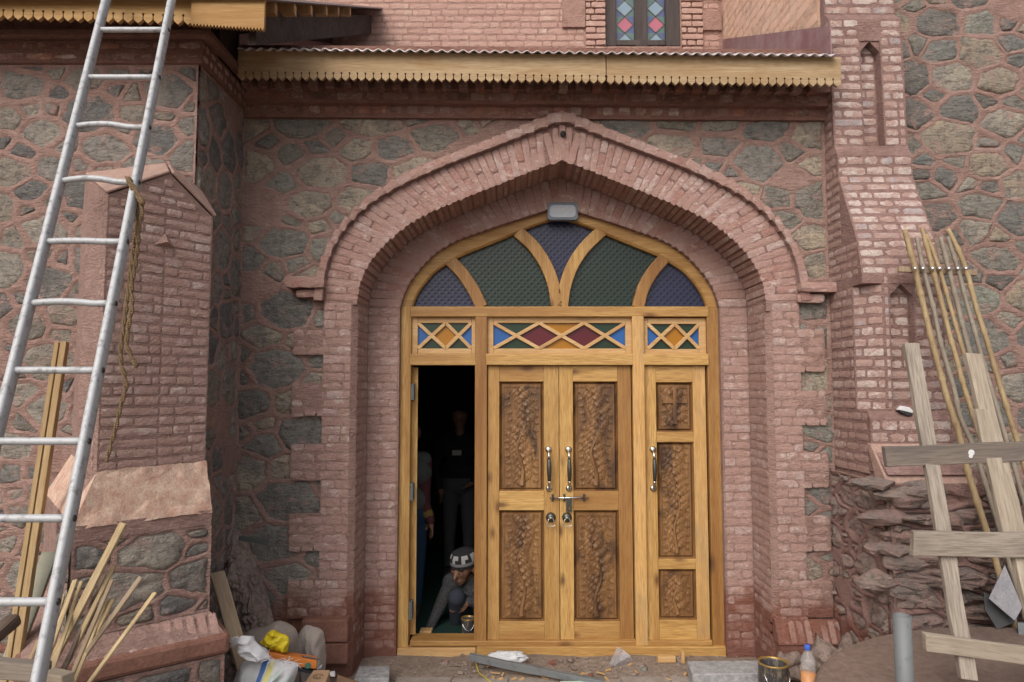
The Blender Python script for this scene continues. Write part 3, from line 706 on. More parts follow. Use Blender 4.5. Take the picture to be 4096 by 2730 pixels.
# ------------------------------------------------------------------ left wall and its return
YL = -.68
ZLT = zat(168, YL, 700)
lw = thing('stone_wall', 'dark rubble stone wall with pink pointing behind the aluminium ladder', 'wall', (-2.8, YL, 0))
ZL0 = zat(262, YL, 300)
stone_wall(lw, (-4.3, YL, 0), X, Z, 4.3 + XL, ZL0, .195, .14, .019, 5, STONE_L, MORTAR, keep=lambda x, z: x > .9 or z > 9, proud=(.002, .012))
rw = thing('stone_wall', 'narrow stone return wall between the left buttress and the porch', 'wall', (XL, -.3, 0))
stone_wall(rw, (XL, YL, 0), Y, Z, -YL, ZL0, .15, .165, .018, 8, STONE_L, MORTAR, proud=(.004, .016))
lb = MB(); lb.box(-4.3, XL - .02, YL + .03, .4, -.05, ZLT + .3); lb.build('wall_core', MORTAR_D, lw)
# brick top of the left wall
lt = thing('brick_cornice', 'weathered brick top courses of the left wall below its roof', 'cornice', (-2.5, YL, ZL0))
b = MB(); b.box(-4.3, XL + .03, YL - .03, 0., ZL0, ZLT); b.box(-4.3, XL + .09, YL - .07, .0, ZLT, ZLT + .045); b.build('mortar_bed', mk_mortar('brown_mortar', (.25, .135, .105), (.19, .10, .08), stain=False), lt, bevel=.01)
courses(lt, (-3.2, YL - .03, 0), X, Z, ZL0 + .01, ZLT - .01, .07, (.0, 3.2 + XL + .03), BR_DARK, 4, (.09, .17), .02, .6, .002)
courses(lt, (XL + .03, YL - .03, 0), Y, Z, ZL0 + .01, ZLT - .01, .07, (.0, -YL - .0), BR_ARCH, 6, (.06, .09), .03, .6, .002)

# ------------------------------------------------------------------ left diagonal buttress
Bm, Am, Em = Vector((-1.549, -1.119, 0)), Vector((-1.843, -1.539, 0)), Vector((-2.525, -.66, 0))
Bp, Ap, Ep = Vector((-1.469, -1.213, 0)), Vector((-1.885, -1.625, 0)), Vector((-2.66, -.66, 0))
Bq, Aq, Eq = Vector((-1.351, -1.30, 0)), Vector((-1.97, -1.78, 0)), Vector((-2.80, -.66, 0))
Cc = Vector((-1.86, -.60, 0)); Cd = Vector((-1.86, -.5, 0))
lbt = thing('buttress', 'gabled brick buttress on a flared stone base beside the ladder', 'buttress', (-1.7, -1.2, 0))
u = (Bm - Am); wB = u.length; u.normalize(); nB = u.cross(Z)
zs1 = zat(1850, Bm.y, 790); zA, zBt = zat(804, Am.y, 383), zat(850, Bm.y, 841); zE = (zA + zBt) / 2
zPk = zat(690, (Am.y + Bm.y) / 2, 645)
def shaft(mb, o, uu, nn, w0, w1, z0, z1, dep):    # box on a face plane between w0,w1
    a, c = o + uu * w0, o + uu * w1
    mb.hexa([Vector((q.x, q.y, z)) for z in (z0, z1) for q in (a, c, c - nn * dep, a - nn * dep)])
core = MB(); ins_ = .010
cplan = [Bm - nB * ins_, Am - nB * ins_, Em, Cd, Cc]; prismz(core, cplan, zs1 - .1, zE)
r0, r1 = .2668, .2672
zr0, zr1 = zat(1690, -1.33, 590), zat(985, -1.33, 610)
shaft(core, Am, u, nB, 0, r0, zs1 - .1, zE, .2); shaft(core, Am, u, nB, r1, wB, zs1 - .1, zE, .2)
shaft(core, Am, u, nB, r0, r1, zs1 - .1, zr0, .2); shaft(core, Am, u, nB, r0, r1, zr1 + .07, zE, .2)
mcen = Am + u * (r0 + r1) / 2
for a_, b_ in ((r0, (r0 + r1) / 2), (r1, (r0 + r1) / 2)):
    core.prism([Am + u * a_ + Z * zr1, Am + u * a_ + Z * (zr1 + .07), Am + u * b_ + Z * (zr1 + .07)], -nB * .06)
pkv = Am + u * wB * .55 + Z * zPk; W1, W2, W3 = P(352, 706, YL - .02), P(668, 664, YL - .02), P(800, 770, YL + .1)
W1 = Vector((Em.x + .05, Em.y - .05, W1.z)); W4 = Vector((Em.x, Em.y, zE)); 
core.add([Am + Z * zE, Bm + Z * zE, pkv, W1, W2, W3, Vector((W3.x, W3.y, zE)), W4], [(0, 1, 2), (0, 2, 4, 3), (1, 5, 4, 2), (0, 3, 7), (1, 6, 5), (0, 7, 6, 1), (7, 3, 4, 5, 6)])
core.build('mortar_bed', MORTAR, lbt)
cpg = MB(); th = .018
def slab(ps, nn):
    cpg.add([p + nn * .002 for p in ps] + [p + nn * th for p in ps], [(0, 1, 2, 3)[::-1], (4, 5, 6, 7), (0, 1, 5, 4), (1, 2, 6, 5), (2, 3, 7, 6), (3, 0, 4, 7)])
a0 = Am + Z * zE + nB * .006 - u * .006; p0 = pkv + nB * .006; b0 = Bm + Z * zE + nB * .006 + u * .006
nl = (p0 - a0).cross(W1 - a0).normalized(); nl = nl if nl.z > 0 else -nl; slab([a0, p0, W2, W1], nl)
nr = (b0 - p0).cross(W2 - p0).normalized(); nr = nr if nr.z > 0 else -nr; slab([p0, b0, W3, W2], nr)
cpg.build('gable_coping', COPING, lbt, bevel=.012)
chL = .0475
courses(lbt, Am, u, Z, zs1, zE, chL, (0.005, r0), BR_BUT, 41, (.085, .14), .010, .74, .004)
courses(lbt, Am, u, Z, zs1, zE, chL, (r1, wB - .003), BR_BUT, 42, (.085, .14), .010, .74, .004)
courses(lbt, Am, u, Z, zr1 + .08, zE, chL, (r0, r1), BR_BUT, 43, (.08, .09), .012, .74, .004)
for i in range(4):
    zc = zE + .03 + i * .045; h_ = (zPk - zc - .02) / (zPk - zE); a_, b_ = wB * .55 * (1 - h_), wB * .55 + wB * .45 * h_
    if b_ - a_ > .09: courses(lbt, Am, u, Z, zc - .022, zc + .022, .044, (a_ + .02, b_ - .02), BR_BUT, 50 + i, (.08, .14), .012, .66, .004)
nst = MB(); mz = zat(960, -1.33, 612); cst = Am + u * .267
nst.add([cst - u * .05 + Z * (mz - .03) + nB * .004, cst + u * .05 + Z * (mz - .03) + nB * .004, cst + Z * (mz + .035) + nB * .004, cst + Z * (mz - .012) + nB * .03], [(0, 1, 3), (1, 2, 3), (2, 0, 3), (0, 2, 1)]); nst.build('chamfer_stop', MORTAR, lbt)
us = (Am - Em); wS = us.length; us.normalize(); nS = us.cross(Z)
courses(lbt, Em + nS * .012, us, Z, zs1, zE, chL, (wS - .42, wS - .03), BR_BUT, 44, (.09, .14), .014, .72, .004)
zs2 = zat(2040, Bp.y, 851); zs3 = zat(2440, Bp.y, 841); zs4 = zat(2535, Bq.y, 930)
wm = MB(); loft(wm, [Bp, Ap, Ep, Cd, Cc], zs2, [Bm - nB * -.003, Am + nB * .003, Em, Cd, Cc], zs1); wo_ = wm.build('weathering_core', CREAM, lbt)
gr = MB(); gn, gm = 30, 16
for j in range(gm + 1):
    for i in range(gn + 1):
        q_ = lerp(lerp(Ap + Z * zs2, Bp + Z * zs2, i / gn), lerp(Am + Z * zs1, Bm + Z * zs1, i / gn), j / gm); gr.v.append(tuple(q_ + (nB + Z).normalized() * (.010 + .014 * noise.noise(q_ * 9) + .009 * noise.noise(q_ * 26)) - Z * (.02 if j == 0 else 0)))
for j in range(gm):
    for i in range(gn): a = j * (gn + 1) + i; gr.f.append((a, a + 1, a + gn + 2, a + gn + 1))
gr.build('weathering_slab', CREAM, lbt, True)
wm = MB(); wm.hexa([Bp + Z * (zs2 - .07), Ap + Z * (zs2 - .07), Ep + Z * (zs2 - .07), Cd + Z * (zs2 - .07), Bp + nB * .006 + Z * zs2, Ap + nB * .006 + Z * zs2, Ep + Z * zs2, Cd + Z * zs2]); wm.build('slab_edge', MORTAR, lbt)
base = MB(); prismz(base, [Bp - nB * .015, Ap - nB * .015, Ep + nB * .0, Cd], zs3 - .1, zs2 - .06); base.build('base_core', MORTAR, lbt)
ub = (Bp - Ap); wBp = ub.length; ub.normalize()
stone_wall(lbt, Ap + Z * zs3, ub, Z, wBp, zs2 - .07 - zs3, .20, .115, .016, 61, STONE_L, MORTAR, proud=(.004, .012))
usb = (Ap - Ep); wSb = usb.length; usb.normalize()
stone_wall(lbt, Ep + usb * (wSb - .5) + Z * zs3, usb, Z, .5, zs2 - .07 - zs3, .16, .13, .018, 62, STONE_L, MORTAR)
pl = MB(); loft(pl, [Bq, Aq, Eq, Cd, Cc], zs4, [Bp, Ap, Ep, Cd, Cc], zs3); pl.build('plinth_bed', MORTAR, lbt)
uq = (Bq - Aq); wq = uq.length; uq.normalize(); nq = uq.cross(Z); vq = ((Bp + Ap) / 2 + Z * zs3 - (Bq + Aq) / 2 - Z * zs4); hq = vq.length; vq.normalize(); rnd = random.Random(4)
for i in range(15):
    brick(lbt, Aq + Z * zs4 + uq * (.03 + i * .049) + vq * hq * .5 + nq * .004, uq, vq, .034, hq * .86, .05, BR_ARCH, rnd, name='plinth_brick')
lg = MB(); prismz(lg, [Bq + uq * .02 + nq * .02, Aq - uq * .02 + nq * .02, Eq, Cd], zs4 - .09, zs4 + .004); lg.build('plinth_ledge', BLOCK, lbt, bevel=.02)
foot = MB(); prismz(foot, [Bq - nq * .015, Aq - nq * .015, Eq, Cd], -.05, zs4 - .08); foot.build('foot_core', MORTAR, lbt)
stone_wall(lbt, Aq, uq, Z, wq, zs4 - .09, .17, .15, .018, 63, STONE_L, MORTAR)

# ------------------------------------------------------------------ right wall and buttress
YR = .06
rwl = thing('stone_wall', 'sunlit rubble stone tower wall at the right edge behind the bamboo', 'wall', (3, YR, 0))
stone_wall(rwl, (2.58, YR, 0), X, Z, 1.55, 4.9, .225, .155, .017, 71, STONE_R, MORTAR, proud=(.003, .017))
b = MB(); b.box(2.2, 4.2, YR + .03, 2.1, -.05, 4.9); b.build('wall_core', MORTAR, rwl)
XB0, XB1 = 2.153, 2.645
rb = thing('buttress', 'stepped pale brick buttress at the right end of the porch', 'buttress', (2.4, -.2, 0))
zz = lambda py, yy: zat(py, yy, 3400)
fp = [(.02, 4.9), (-.06, zz(60, -.06)), (-.12, zz(78, -.12)), (-.14, zz(585, -.14)), (-.18, zz(622, -.18)), (-.18, zz(705, -.18)), (-.39, zz(960, -.39)), (-.44, zz(1100, -.44)), (-.44, zz(1645, -.44)), (-.475, zz(1678, -.475)), (-.475, zz(1775, -.475)), (-.65, zz(1900, -.65))]
fp[0] = (-.06, 4.9)
nich = [(165, 590, 3452, 3532, -.13, .075), (1135, 1640, 3566, 3662, -.44, .09)]
core = MB()
for (ya, za), (yb, zb) in zip(fp, fp[1:]):
    core.hexa([(XB0, yb, zb), (XB1, yb, zb), (XB1, .2, zb), (XB0, .2, zb), (XB0, ya, za), (XB1, ya, za), (XB1, .2, za), (XB0, .2, za)]) if (ya, yb) not in ((-.12, -.14), (-.44, -.44)) else None
# segment with the upper niche
def niche_seg(ya, za, yb, zb, y0, y1, x0, x1, dep, cham):
    a, c = P(x0, (y0 + y1) / 2, yb).x, P(x1, (y0 + y1) / 2, yb).x; zt, zb2 = zz(y0, ya), zz(y1, yb)
    def seg(xa, xc, ofs, z_lo, z_hi):
        f = lambda z: lerp(yb, ya, (z - zb) / (za - zb)) + ofs
        core.hexa([(xa, f(z_lo), z_lo), (xc, f(z_lo), z_lo), (xc, .2, z_lo), (xa, .2, z_lo), (xa, f(z_hi), z_hi), (xc, f(z_hi), z_hi), (xc, .2, z_hi), (xa, .2, z_hi)])
    if cham:
        zc = zz(y0 - 40, ya); f0 = yb
        prismz(core, [(XB0, f0 + .13), (XB0 + cham, f0), (a, f0), (a, .2), (XB0, .2)], zb, zc - .06)
        seg(XB0, a, 0, zc - .06, za)
    else: seg(XB0, a, 0, zb, za)
    seg(c, XB1, 0, zb, za); seg(a, c, dep, zb2, zt); seg(a, c, 0, zb, zb2 - .03); seg(a, c, 0, zt, za)
    m_ = (a + c) / 2
    for q in (a, c): core.prism([Vector((q, ya + .004, zt)), Vector((q, ya + .004, zt - .075)), Vector((m_, ya + .004, zt))], (0, dep, 0))
    core.hexa([(a, yb, zb2 - .03), (c, yb, zb2 - .03), (c, .2, zb2 - .03), (a, .2, zb2 - .03), (a, yb + dep, zb2 + .03), (c, yb + dep, zb2 + .03), (c, .2, zb2 + .03), (a, .2, zb2 + .03)])
    return a, c, zt, zb2
(ya, za), (yb, zb) = fp[2], fp[3]; na, nc, nt, nb = niche_seg(ya, za, yb, zb, 165, 590, 3452, 3532, .075, 0)
(ya, za), (yb, zb) = fp[7], fp[8]; la, lc, lt_, lb_ = niche_seg(ya, za, yb, zb, 1135, 1640, 3566, 3662, .055, .125)
core.build('mortar_bed', MORTAR_B, rb)
chR = .063
def frontseg(i, x0, x1, seed, z0=None, z1=None, mat=BR_PALE, dy=0., hf=.68, proud=.003):
    (ya, za), (yb, zb) = fp[i], fp[i + 1]; v = Vector((0, ya - yb, za - zb)); h = v.length; v.normalize()
    s0 = 0 if z0 is None else (z0 - zb) / (za - zb) * h; s1 = h if z1 is None else (z1 - zb) / (za - zb) * h
    courses(rb, (0, yb + dy, zb), X, v, s0, s1, chR, (x0 + .004, x1 - .004), mat, seed, (.10, .165), .016, hf, proud)
for i, sd_ in ((0, 1), (4, 4), (5, 5), (6, 6), (9, 9)): frontseg(i, XB0, XB1, 80 + sd_)
frontseg(2, XB0, na, 90); frontseg(2, nc, XB1, 91); frontseg(2, na, nc, 92, nb + .05, nt, dy=.075)
frontseg(7, XB0 + .125, la, 93); frontseg(7, lc, XB1, 94); frontseg(7, la, lc, 95, lb_ + .05, lt_, dy=.055)
# chamfered left corner and the left face
zc_ = zz(1095, -.44) - .06; uch = Vector((.125, -.13, 0)).normalized()
courses(rb, (XB0, -.31, 0), uch, Z, fp[8][1], zc_, chR, (.003, .178), BR_WARMLIT if False else BR_PALE, 96, (.08, .12), .014, .66, .004)
def leftseg(z0, z1, yf, seed): courses(rb, (XB0, .0, 0), -Y, Z, z0, z1, chR, (0.004, -yf - .004), BR_PIER, seed, (.10, .16), .016, .66, .004)
leftseg(fp[3][1], fp[2][1], -.12, 101); leftseg(fp[5][1], fp[3][1], -.165, 102); leftseg(fp[6][1], fp[5][1], -.20, 103); leftseg(fp[7][1], fp[6][1], -.40, 104); leftseg(fp[8][1], zc_, -.31, 105); leftseg(fp[11][1] - .03, fp[8][1], -.45, 106)
ws = MB(); (ya, za), (yb, zb) = fp[10], fp[11]
ws.hexa([(XB0 - .012, yb - .012, zb - .05), (XB1 + .02, yb - .012, zb - .05), (XB1 + .02, yb + .25, zb - .05), (XB0 - .012, yb + .12, zb - .05), (XB0 - .012, ya - .012, za), (XB1 + .02, ya - .012, za), (XB1 + .02, ya + .2, za), (XB0 - .012, ya + .03, za)]); ws.build('weathering_slab', COPING, rb, bevel=.008)
zb = fp[11][1] - .05
stone_wall(rb, (XB0 - .02, -.67, 0), X, Z, .75, zb, .30, .085, .018, 111, STONE_B, MORTAR_B, proud=(.01, .095), hm=.03, rough=4.)
stone_wall(rb, (XB0 - .02, .0, 0), -Y, Z, .67, zb, .16, .11, .020, 112, STONE_B, MORTAR_B, proud=(.008, .04), hm=.02, rough=2.2)
for k, (px, py, sx_, sz_) in enumerate(((3470, 1935, .12, .035), (3575, 1975, .15, .04), (3530, 2070, .13, .045), (3640, 2140, .16, .04), (3545, 2195, .15, .035), (3700, 1955, .14, .05), (3610, 2250, .14, .05), (3720, 2220, .12, .045), (3500, 2330, .11, .07), (3650, 2360, .14, .08), (3770, 2080, .12, .05), (3790, 2330, .11, .07))):
    c = P(px, py, -.675); m = MB(); m.ball((0, 0, 0), 1., 11, 6, (sx_ * 1.1, .055, sz_ * .95)); m.v = [tuple(Vector(v_) * 1.0 + Vector((noise.noise(Vector(v_) * 9 + c * 5) * .05, noise.noise(Vector(v_) * 11 + c * 3) * .05, noise.noise(Vector(v_) * 14 + c * 7) * .022 + noise.noise(Vector(v_) * 40 + c) * .008)) + c) for v_ in m.v]; m.build('jutting_stone', STONE_B, rb, smooth=False, origin=c)
b = MB(); b.box(XB0 - .014, XB1 + .3, -.664, .1, -.05, zb + .0); b.box(XB0 + .012, XB1 + .2, -.6, .1, zb - .01, zb + .06); b.build('base_core', MORTAR, rb)

# ------------------------------------------------------------------ upper brick wall, tower flank, window
YU = 2.08
ub_ = thing('brick_wall', 'upper pink brick wall above the porch roof with stained glass window', 'wall', (0, YU, 3.2))
zU0 = 3.9
xw0, xw1 = P(2422, 90, YU).x, P(2722, 90, YU).x; zW = P(2570, 186, YU).z
b = MB(); b.box(-2.2, xw0, YU, YU + .3, 2.9, 6.2); b.box(xw1, 2.2, YU, YU + .3, 2.9, 6.2); b.box(xw0, xw1, YU, YU + .3, 2.9, zW); b.box(xw0, xw1, YU + .2, YU + .3, zW, 6.2); b.build('mortar_bed', MORTAR_UP, ub_)
jw0, jw1 = P(2340, 90, YU).x, P(2810, 90, YU).x; zlo = P(2048, 215, YU).z
n_ = courses(ub_, (0, YU, 0), X, Z, zlo, zlo + .66, .066, (-1.75, jw0 - .01), BR_UP, 121, (.10, .19), .014, .74, .004)
courses(ub_, (0, YU, 0), X, Z, zlo, zlo + .66, .066, (jw1 + .01, 2.1), BR_UP, 122, (.10, .19), .014, .74, .004)
courses(ub_, (0, YU - .03, 0), X, Z, zlo, zlo + .66, .066, (jw0, xw0), BR_UP, 123, (.10, .19), .014, .74, .004)
courses(ub_, (0, YU - .03, 0), X, Z, zlo, zlo + .66, .066, (xw1, jw1), BR_UP, 124, (.10, .19), .014, .74, .004)
for q0_, q1_ in ((jw0, xw0), (xw1, jw1)): b = MB(); b.box(q0_, q1_, YU - .03, YU - .002, zlo - .3, 5.2); b.build('window_jamb', MORTAR_UP, ub_)
for (x0, x1, y0, y1) in ((2250, 2340, -60, 108), (2812, 2885, -90, -10), (2812, 2885, 45, 120)):
    p, q = P(x0, y1, YU - .03), P(x1, y0, YU - .03); b = MB(); b.box(p.x, q.x, YU - .03, YU - .002, p.z, q.z); b.build('quoin_block', MORTAR_UP, ub_)
fl = thing('brick_wall', 'tower flank beside the porch roof with warm light painted into its colour', 'wall', (2.12, 1, 3.6))
b = MB(); b.box(2.135, 2.4, -.0, YU, 3.62, 6.0); b.build('mortar_bed', MORTAR_WARMLIT, fl)
courses(fl, (2.135, YU, 0), -Y, Z, 3.65, 5.75, .088, (.02, YU - .0), BR_WARMLIT, 131, (.13, .22), .012, .84, .002)
wn_ = thing('window', 'dark timber window with diamond stained glass above the roof', 'window', ((xw0 + xw1) / 2, YU, zW))
fr = MB(); yw = YU + .05; th = .055
def xr_(px): return P(px, 90, yw).x
def zr_(py): return P(2570, py, yw).z
ztop = zr_(-420)
for (x0, x1) in ((2420, 2463), (2537, 2588), (2660, 2724)):
    m = MB(); m.box(xr_(x0), xr_(x1), yw - .03 + (.012 if x0 == 2537 else 0), yw + .06, zr_(190), ztop); m.build('post', WINWOOD, wn_, bevel=.006)
for (y0, y1) in ((164, 186), (-420, -390)):
    m = MB(); m.box(xr_(2463), xr_(2660), yw - .02, yw + .05, zr_(y1), zr_(y0)); m.build('rail', WINWOOD, wn_, bevel=.006)
for (xa, xb, swap) in ((2463, 2537, 0), (2588, 2660, 1)):
    xm = (xa + xb) / 2; half = 33; step = 33
    def pane(pts, mat, nm='pane'):
        pts = [(min(max(a, xa), xb), min(c, 164)) for a, c in pts]; m = MB(); m.prism([Vector((xr_(a), yw + .02, zr_(c))) for a, c in pts], (0, .006, 0)); m.build(nm, mat, wn_)
    k = 0
    for yc in range(162, -420, -66):
        col = (U_SKY, U_PINK)[k % 2]
        if yc == 162: pane([(xm - 33, 164), (xm, 130), (xm + 33, 164)], col)
        else: pane([(xm, yc - 33), (xm + 34, yc), (xm, yc + 33), (xm - 34, yc)], col)
        for sgn in (-1, 1):
            ex = xa if sgn < 0 else xb
            pane([(ex, yc), (xm + sgn * 33, yc), (xm, yc - 33), (ex, yc - 33)], (U_BLUE, U_GRN)[(k + (sgn > 0) + swap) % 2])
            pane([(ex, yc - 66), (xm + sgn * 33, yc - 66), (xm, yc - 33), (ex, yc - 33)], (U_GRN, U_BLUE)[(k + (sgn > 0) + swap) % 2])
        k += 1
    ld = MB()
    for yc in range(162, -420, -66):
        for sgn in (-1, 1):
            ld.bar((xr_(xm), yw + .018, zr_(yc - 33)), (xr_(xm + sgn * 35), yw + .018, zr_(yc)), .006, .012, Y); ld.bar((xr_(xm), yw + .018, zr_(yc - 33)), (xr_(xm + sgn * 35), yw + .018, zr_(yc - 66)), .006, .012, Y)
    ld.build('lead_came', IRON, wn_)

# ------------------------------------------------------------------ porch roof
YE = -.38
pr = thing('porch_roof', 'maroon corrugated porch roof with a scalloped wooden fascia', 'roof', (0, YE, 3.6))
def eave(px): return P(px, lerp(196, 222, (px - 950) / 2400), YE)
e0, e1 = P(948, 196, YE), P(3348, 222, YE); SL = .42
def sheet(name, e0, e1, period, amp, back, mat, parent, slope):
    m = MB(); n = int((e1.x - e0.x) / period * 8)
    for j in range(2):
        for i in range(n + 1):
            t = i / n; x = lerp(e0.x, e1.x, t); z = lerp(e0.z, e1.z, t) + amp * math.sin(2 * math.pi * (x - e0.x) / period); m.v.append((x, e0.y if j == 0 else back, z + (0 if j == 0 else slope * (back - e0.y))))
    for i in range(n): m.f.append((i, i + 1, n + 2 + i, n + 1 + i))
    o = m.build(name, mat, parent, smooth=True, fix=False); s = o.modifiers.new('solid', 'SOLIDIFY'); s.thickness = .007; s.offset = 0; return o
sheet('corrugated_sheet', e0, e1, .068, .0085, YU - .05, SHEET, pr, SL)
sheet_top = MB()
# flashing against the tower flank and the left building
m = MB(); a, b_, c, d = PX(2890, 158, 2.10), PX(3318, 104, 2.10), PX(3325, 232, 2.10), PX(2890, 260, 2.10)
m.prism([a, b_, c, d], (.008, 0, 0)); m.build('flashing', ROOF, pr)
m = MB(); q = [PX(958, 138, -1.80), PX(1010, 132, -1.80), PX(1330, 176, -1.80), PX(1330, 260, -1.80), PX(958, 215, -1.80)]; m.prism(q, (-.008, 0, 0)); m.build('flashing', ROOF, pr)
def scallop(parent, mat, p0, p1, hgt, period, name, keyhole=True, thick=.022):
    # board from top-left p0 to top-right p1 (world), hanging by hgt, teeth along the bottom
    d = (p1 - p0); L = d.length; d.normalize(); n = max(1, round(L / period)); per = L / n; m = MB(); dn = Vector((0, 0, -1)); r = per * .13; tooth = per * .42
    for i in range(n):
        o = p0 + d * (i * per); pts = [(0, 0), (per, 0)]
        if keyhole:
            hc = hgt - tooth - per * .52
            half = lambda sg, x: [(x + sg * r * math.sin(a), hc - r * math.cos(a)) for a in (0, .6, 1.2, 1.9, 2.5)] + [(x + sg * r * .35, hc + r * 1.25), (x + sg * r * .45, hgt - tooth - per * .02)]
            pts += half(-1, per) + [(per * .86, hgt - tooth * .72), (per * .5, hgt), (per * .14, hgt - tooth * .72)] + half(1, 0)[::-1]
        else: pts += [(per, hgt - tooth * 2.2), (per * .5, hgt), (0, hgt - tooth * 2.2)]
        m.prism([o + d * a + dn * b for a, b in pts], (0, thick, 0))
    return m.build(name, mat, parent)
YFA = -.33
f0, f1, fm = P(952, 203, YFA), P(3362, 230, YFA), P(2424, 219, YFA); hF = f0.z - P(952, 318, YFA).z
scallop(pr, FASCIA, f0, fm - Vector((.003, 0, 0)), hF, .0515, 'fascia_board'); scallop(pr, FASCIA, fm + Vector((.003, 0, 0)), f1, hF + .004, .0515, 'fascia_board')
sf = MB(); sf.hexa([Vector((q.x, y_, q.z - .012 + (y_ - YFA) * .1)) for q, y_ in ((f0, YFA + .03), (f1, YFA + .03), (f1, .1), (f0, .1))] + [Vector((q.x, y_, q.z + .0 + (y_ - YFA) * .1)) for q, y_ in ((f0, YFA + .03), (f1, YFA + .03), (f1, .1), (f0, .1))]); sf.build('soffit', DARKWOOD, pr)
# ------------------------------------------------------------------ left lean-to roof
YLF = -1.0
lr = thing('lean_to_roof', 'left roof with ochre scalloped fascia and open rafter ends above the ladder', 'roof', (-2.5, YLF, 3.7))
g0, g1 = P(-700, -45, YLF), P(775, -2, YLF); hG = P(775, -2, YLF).z - P(775, 100, YLF).z
scallop(lr, FASCIA_O, g0, g1, hG, .055, 'fascia_board')
k0, k1 = P(768, -60, YLF - .03), P(1060, -40, YLF - .03); scallop(lr, FASCIA_O, k0, k1, k0.z - P(768, 104, YLF - .03).z, .0185, 'end_board', False)
XRK = -1.32; zk = PX(1085, 0, XRK); zk2 = PX(1478, 32, XRK); sl2 = (zk2.z - zk.z) / (zk2.y - zk.y)
m = MB(); za_ = zk.z + sl2 * (YLF - .05 - zk.y); zb_ = zk.z + sl2 * (YU - zk.y)
m.hexa([(-5, YLF - .05, za_), (XRK, YLF - .05, za_), (XRK, YU, zb_), (-5, YU, zb_), (-5, YLF - .05, za_ + .014), (XRK, YLF - .05, za_ + .014), (XRK, YU, zb_ + .014), (-5, YU, zb_ + .014)]); m.build('roof_sheet', SHEET, lr)
for px in (1105, 1182, 1247, 1308, 1355, 1402):
    q = PX(px, 8 + (px - 1085) * .062, XRK - .02); m = MB(); m.box(XRK - .75, XRK - .02, q.y - .022, q.y + .022, q.z - .075, q.z - .012); m.build('rafter_end', RAFTER, lr)
m = MB(); y0_, y1_ = YLF + .06, YU - .02; f_ = lambda y_: zk.z + sl2 * (y_ - zk.y)
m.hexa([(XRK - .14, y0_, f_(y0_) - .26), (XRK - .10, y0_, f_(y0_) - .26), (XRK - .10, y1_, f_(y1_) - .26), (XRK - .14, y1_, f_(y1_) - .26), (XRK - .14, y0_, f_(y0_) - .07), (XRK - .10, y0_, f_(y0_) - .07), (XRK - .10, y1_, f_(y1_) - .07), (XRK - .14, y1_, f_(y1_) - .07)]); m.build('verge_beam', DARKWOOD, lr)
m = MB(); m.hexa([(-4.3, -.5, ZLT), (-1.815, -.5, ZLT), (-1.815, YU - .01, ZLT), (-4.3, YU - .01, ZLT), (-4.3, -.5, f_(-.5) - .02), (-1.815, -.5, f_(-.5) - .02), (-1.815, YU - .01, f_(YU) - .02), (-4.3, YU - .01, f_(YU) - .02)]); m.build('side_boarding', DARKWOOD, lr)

# ------------------------------------------------------------------ dark room behind the doors
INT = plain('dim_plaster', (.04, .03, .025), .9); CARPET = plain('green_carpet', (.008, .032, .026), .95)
zf = zat(2560, YD + .05) - .03
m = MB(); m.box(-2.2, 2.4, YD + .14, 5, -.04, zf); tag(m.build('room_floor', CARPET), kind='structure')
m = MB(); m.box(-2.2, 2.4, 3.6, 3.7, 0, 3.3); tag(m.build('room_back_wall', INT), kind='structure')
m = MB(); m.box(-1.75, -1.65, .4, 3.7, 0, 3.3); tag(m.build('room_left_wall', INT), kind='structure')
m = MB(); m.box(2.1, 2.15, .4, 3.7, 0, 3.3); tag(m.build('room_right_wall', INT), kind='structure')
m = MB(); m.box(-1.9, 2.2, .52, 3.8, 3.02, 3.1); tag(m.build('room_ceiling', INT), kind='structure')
# ------------------------------------------------------------------ the carved door set
DX = lambda px, yy=YD, yr=1650: P(px, yr, yy).x
DZ = lambda py, yy=YD: P(2239, py, yy).z
door = thing('wooden_door', 'varnished pine doors with carved panels and coloured glass fanlight', 'door', (.35, YD, 0))
def dbox(name, x0, x1, y0, y1, mat, parent=None, yf=0., dep=.10, yr=1650, bev=.006):
    m = MB(); m.box(DX(x0, YD, yr), DX(x1, YD, yr), YD + yf, YD + yf + dep, DZ(y1), DZ(y0)); return m.build(name, mat, parent or door, bevel=bev)
dbox('post', 1602, 1645, 1226, 2590, PINE_V, yr=1354); dbox('post', 2828, 2876, 1226, 2590, PINE_O, yr=1354)
dbox('mullion', 1900, 1949, 1267, 2581, PINE_O, yr=1400, yf=-.004); dbox('mullion', 2529, 2576, 1267, 2583, PINE_S, yr=1400, yf=-.012)
dbox('transom', 1640, 2834, 1227, 1268, PINE_H, yr=1248, yf=-.008)
for a, b_ in ((1638, 1903), (1944, 2532), (2572, 2834)): dbox('lower_transom', a, b_, 1416, 1462, PINE_H, yr=1440, yf=-.014 if a > 1900 else -.006)
dbox('threshold', 1640, 2850, 2563, 2584, PINE_H, yr=2575, yf=-.01, dep=.16); dbox('sill', 1906, 2905, 2583, 2625, PINE_H, yr=2600, yf=-.025, dep=.15); dbox('sill', 1590, 1904, 2588, 2640, BATTEN, yr=2600, yf=-.03, dep=.15)
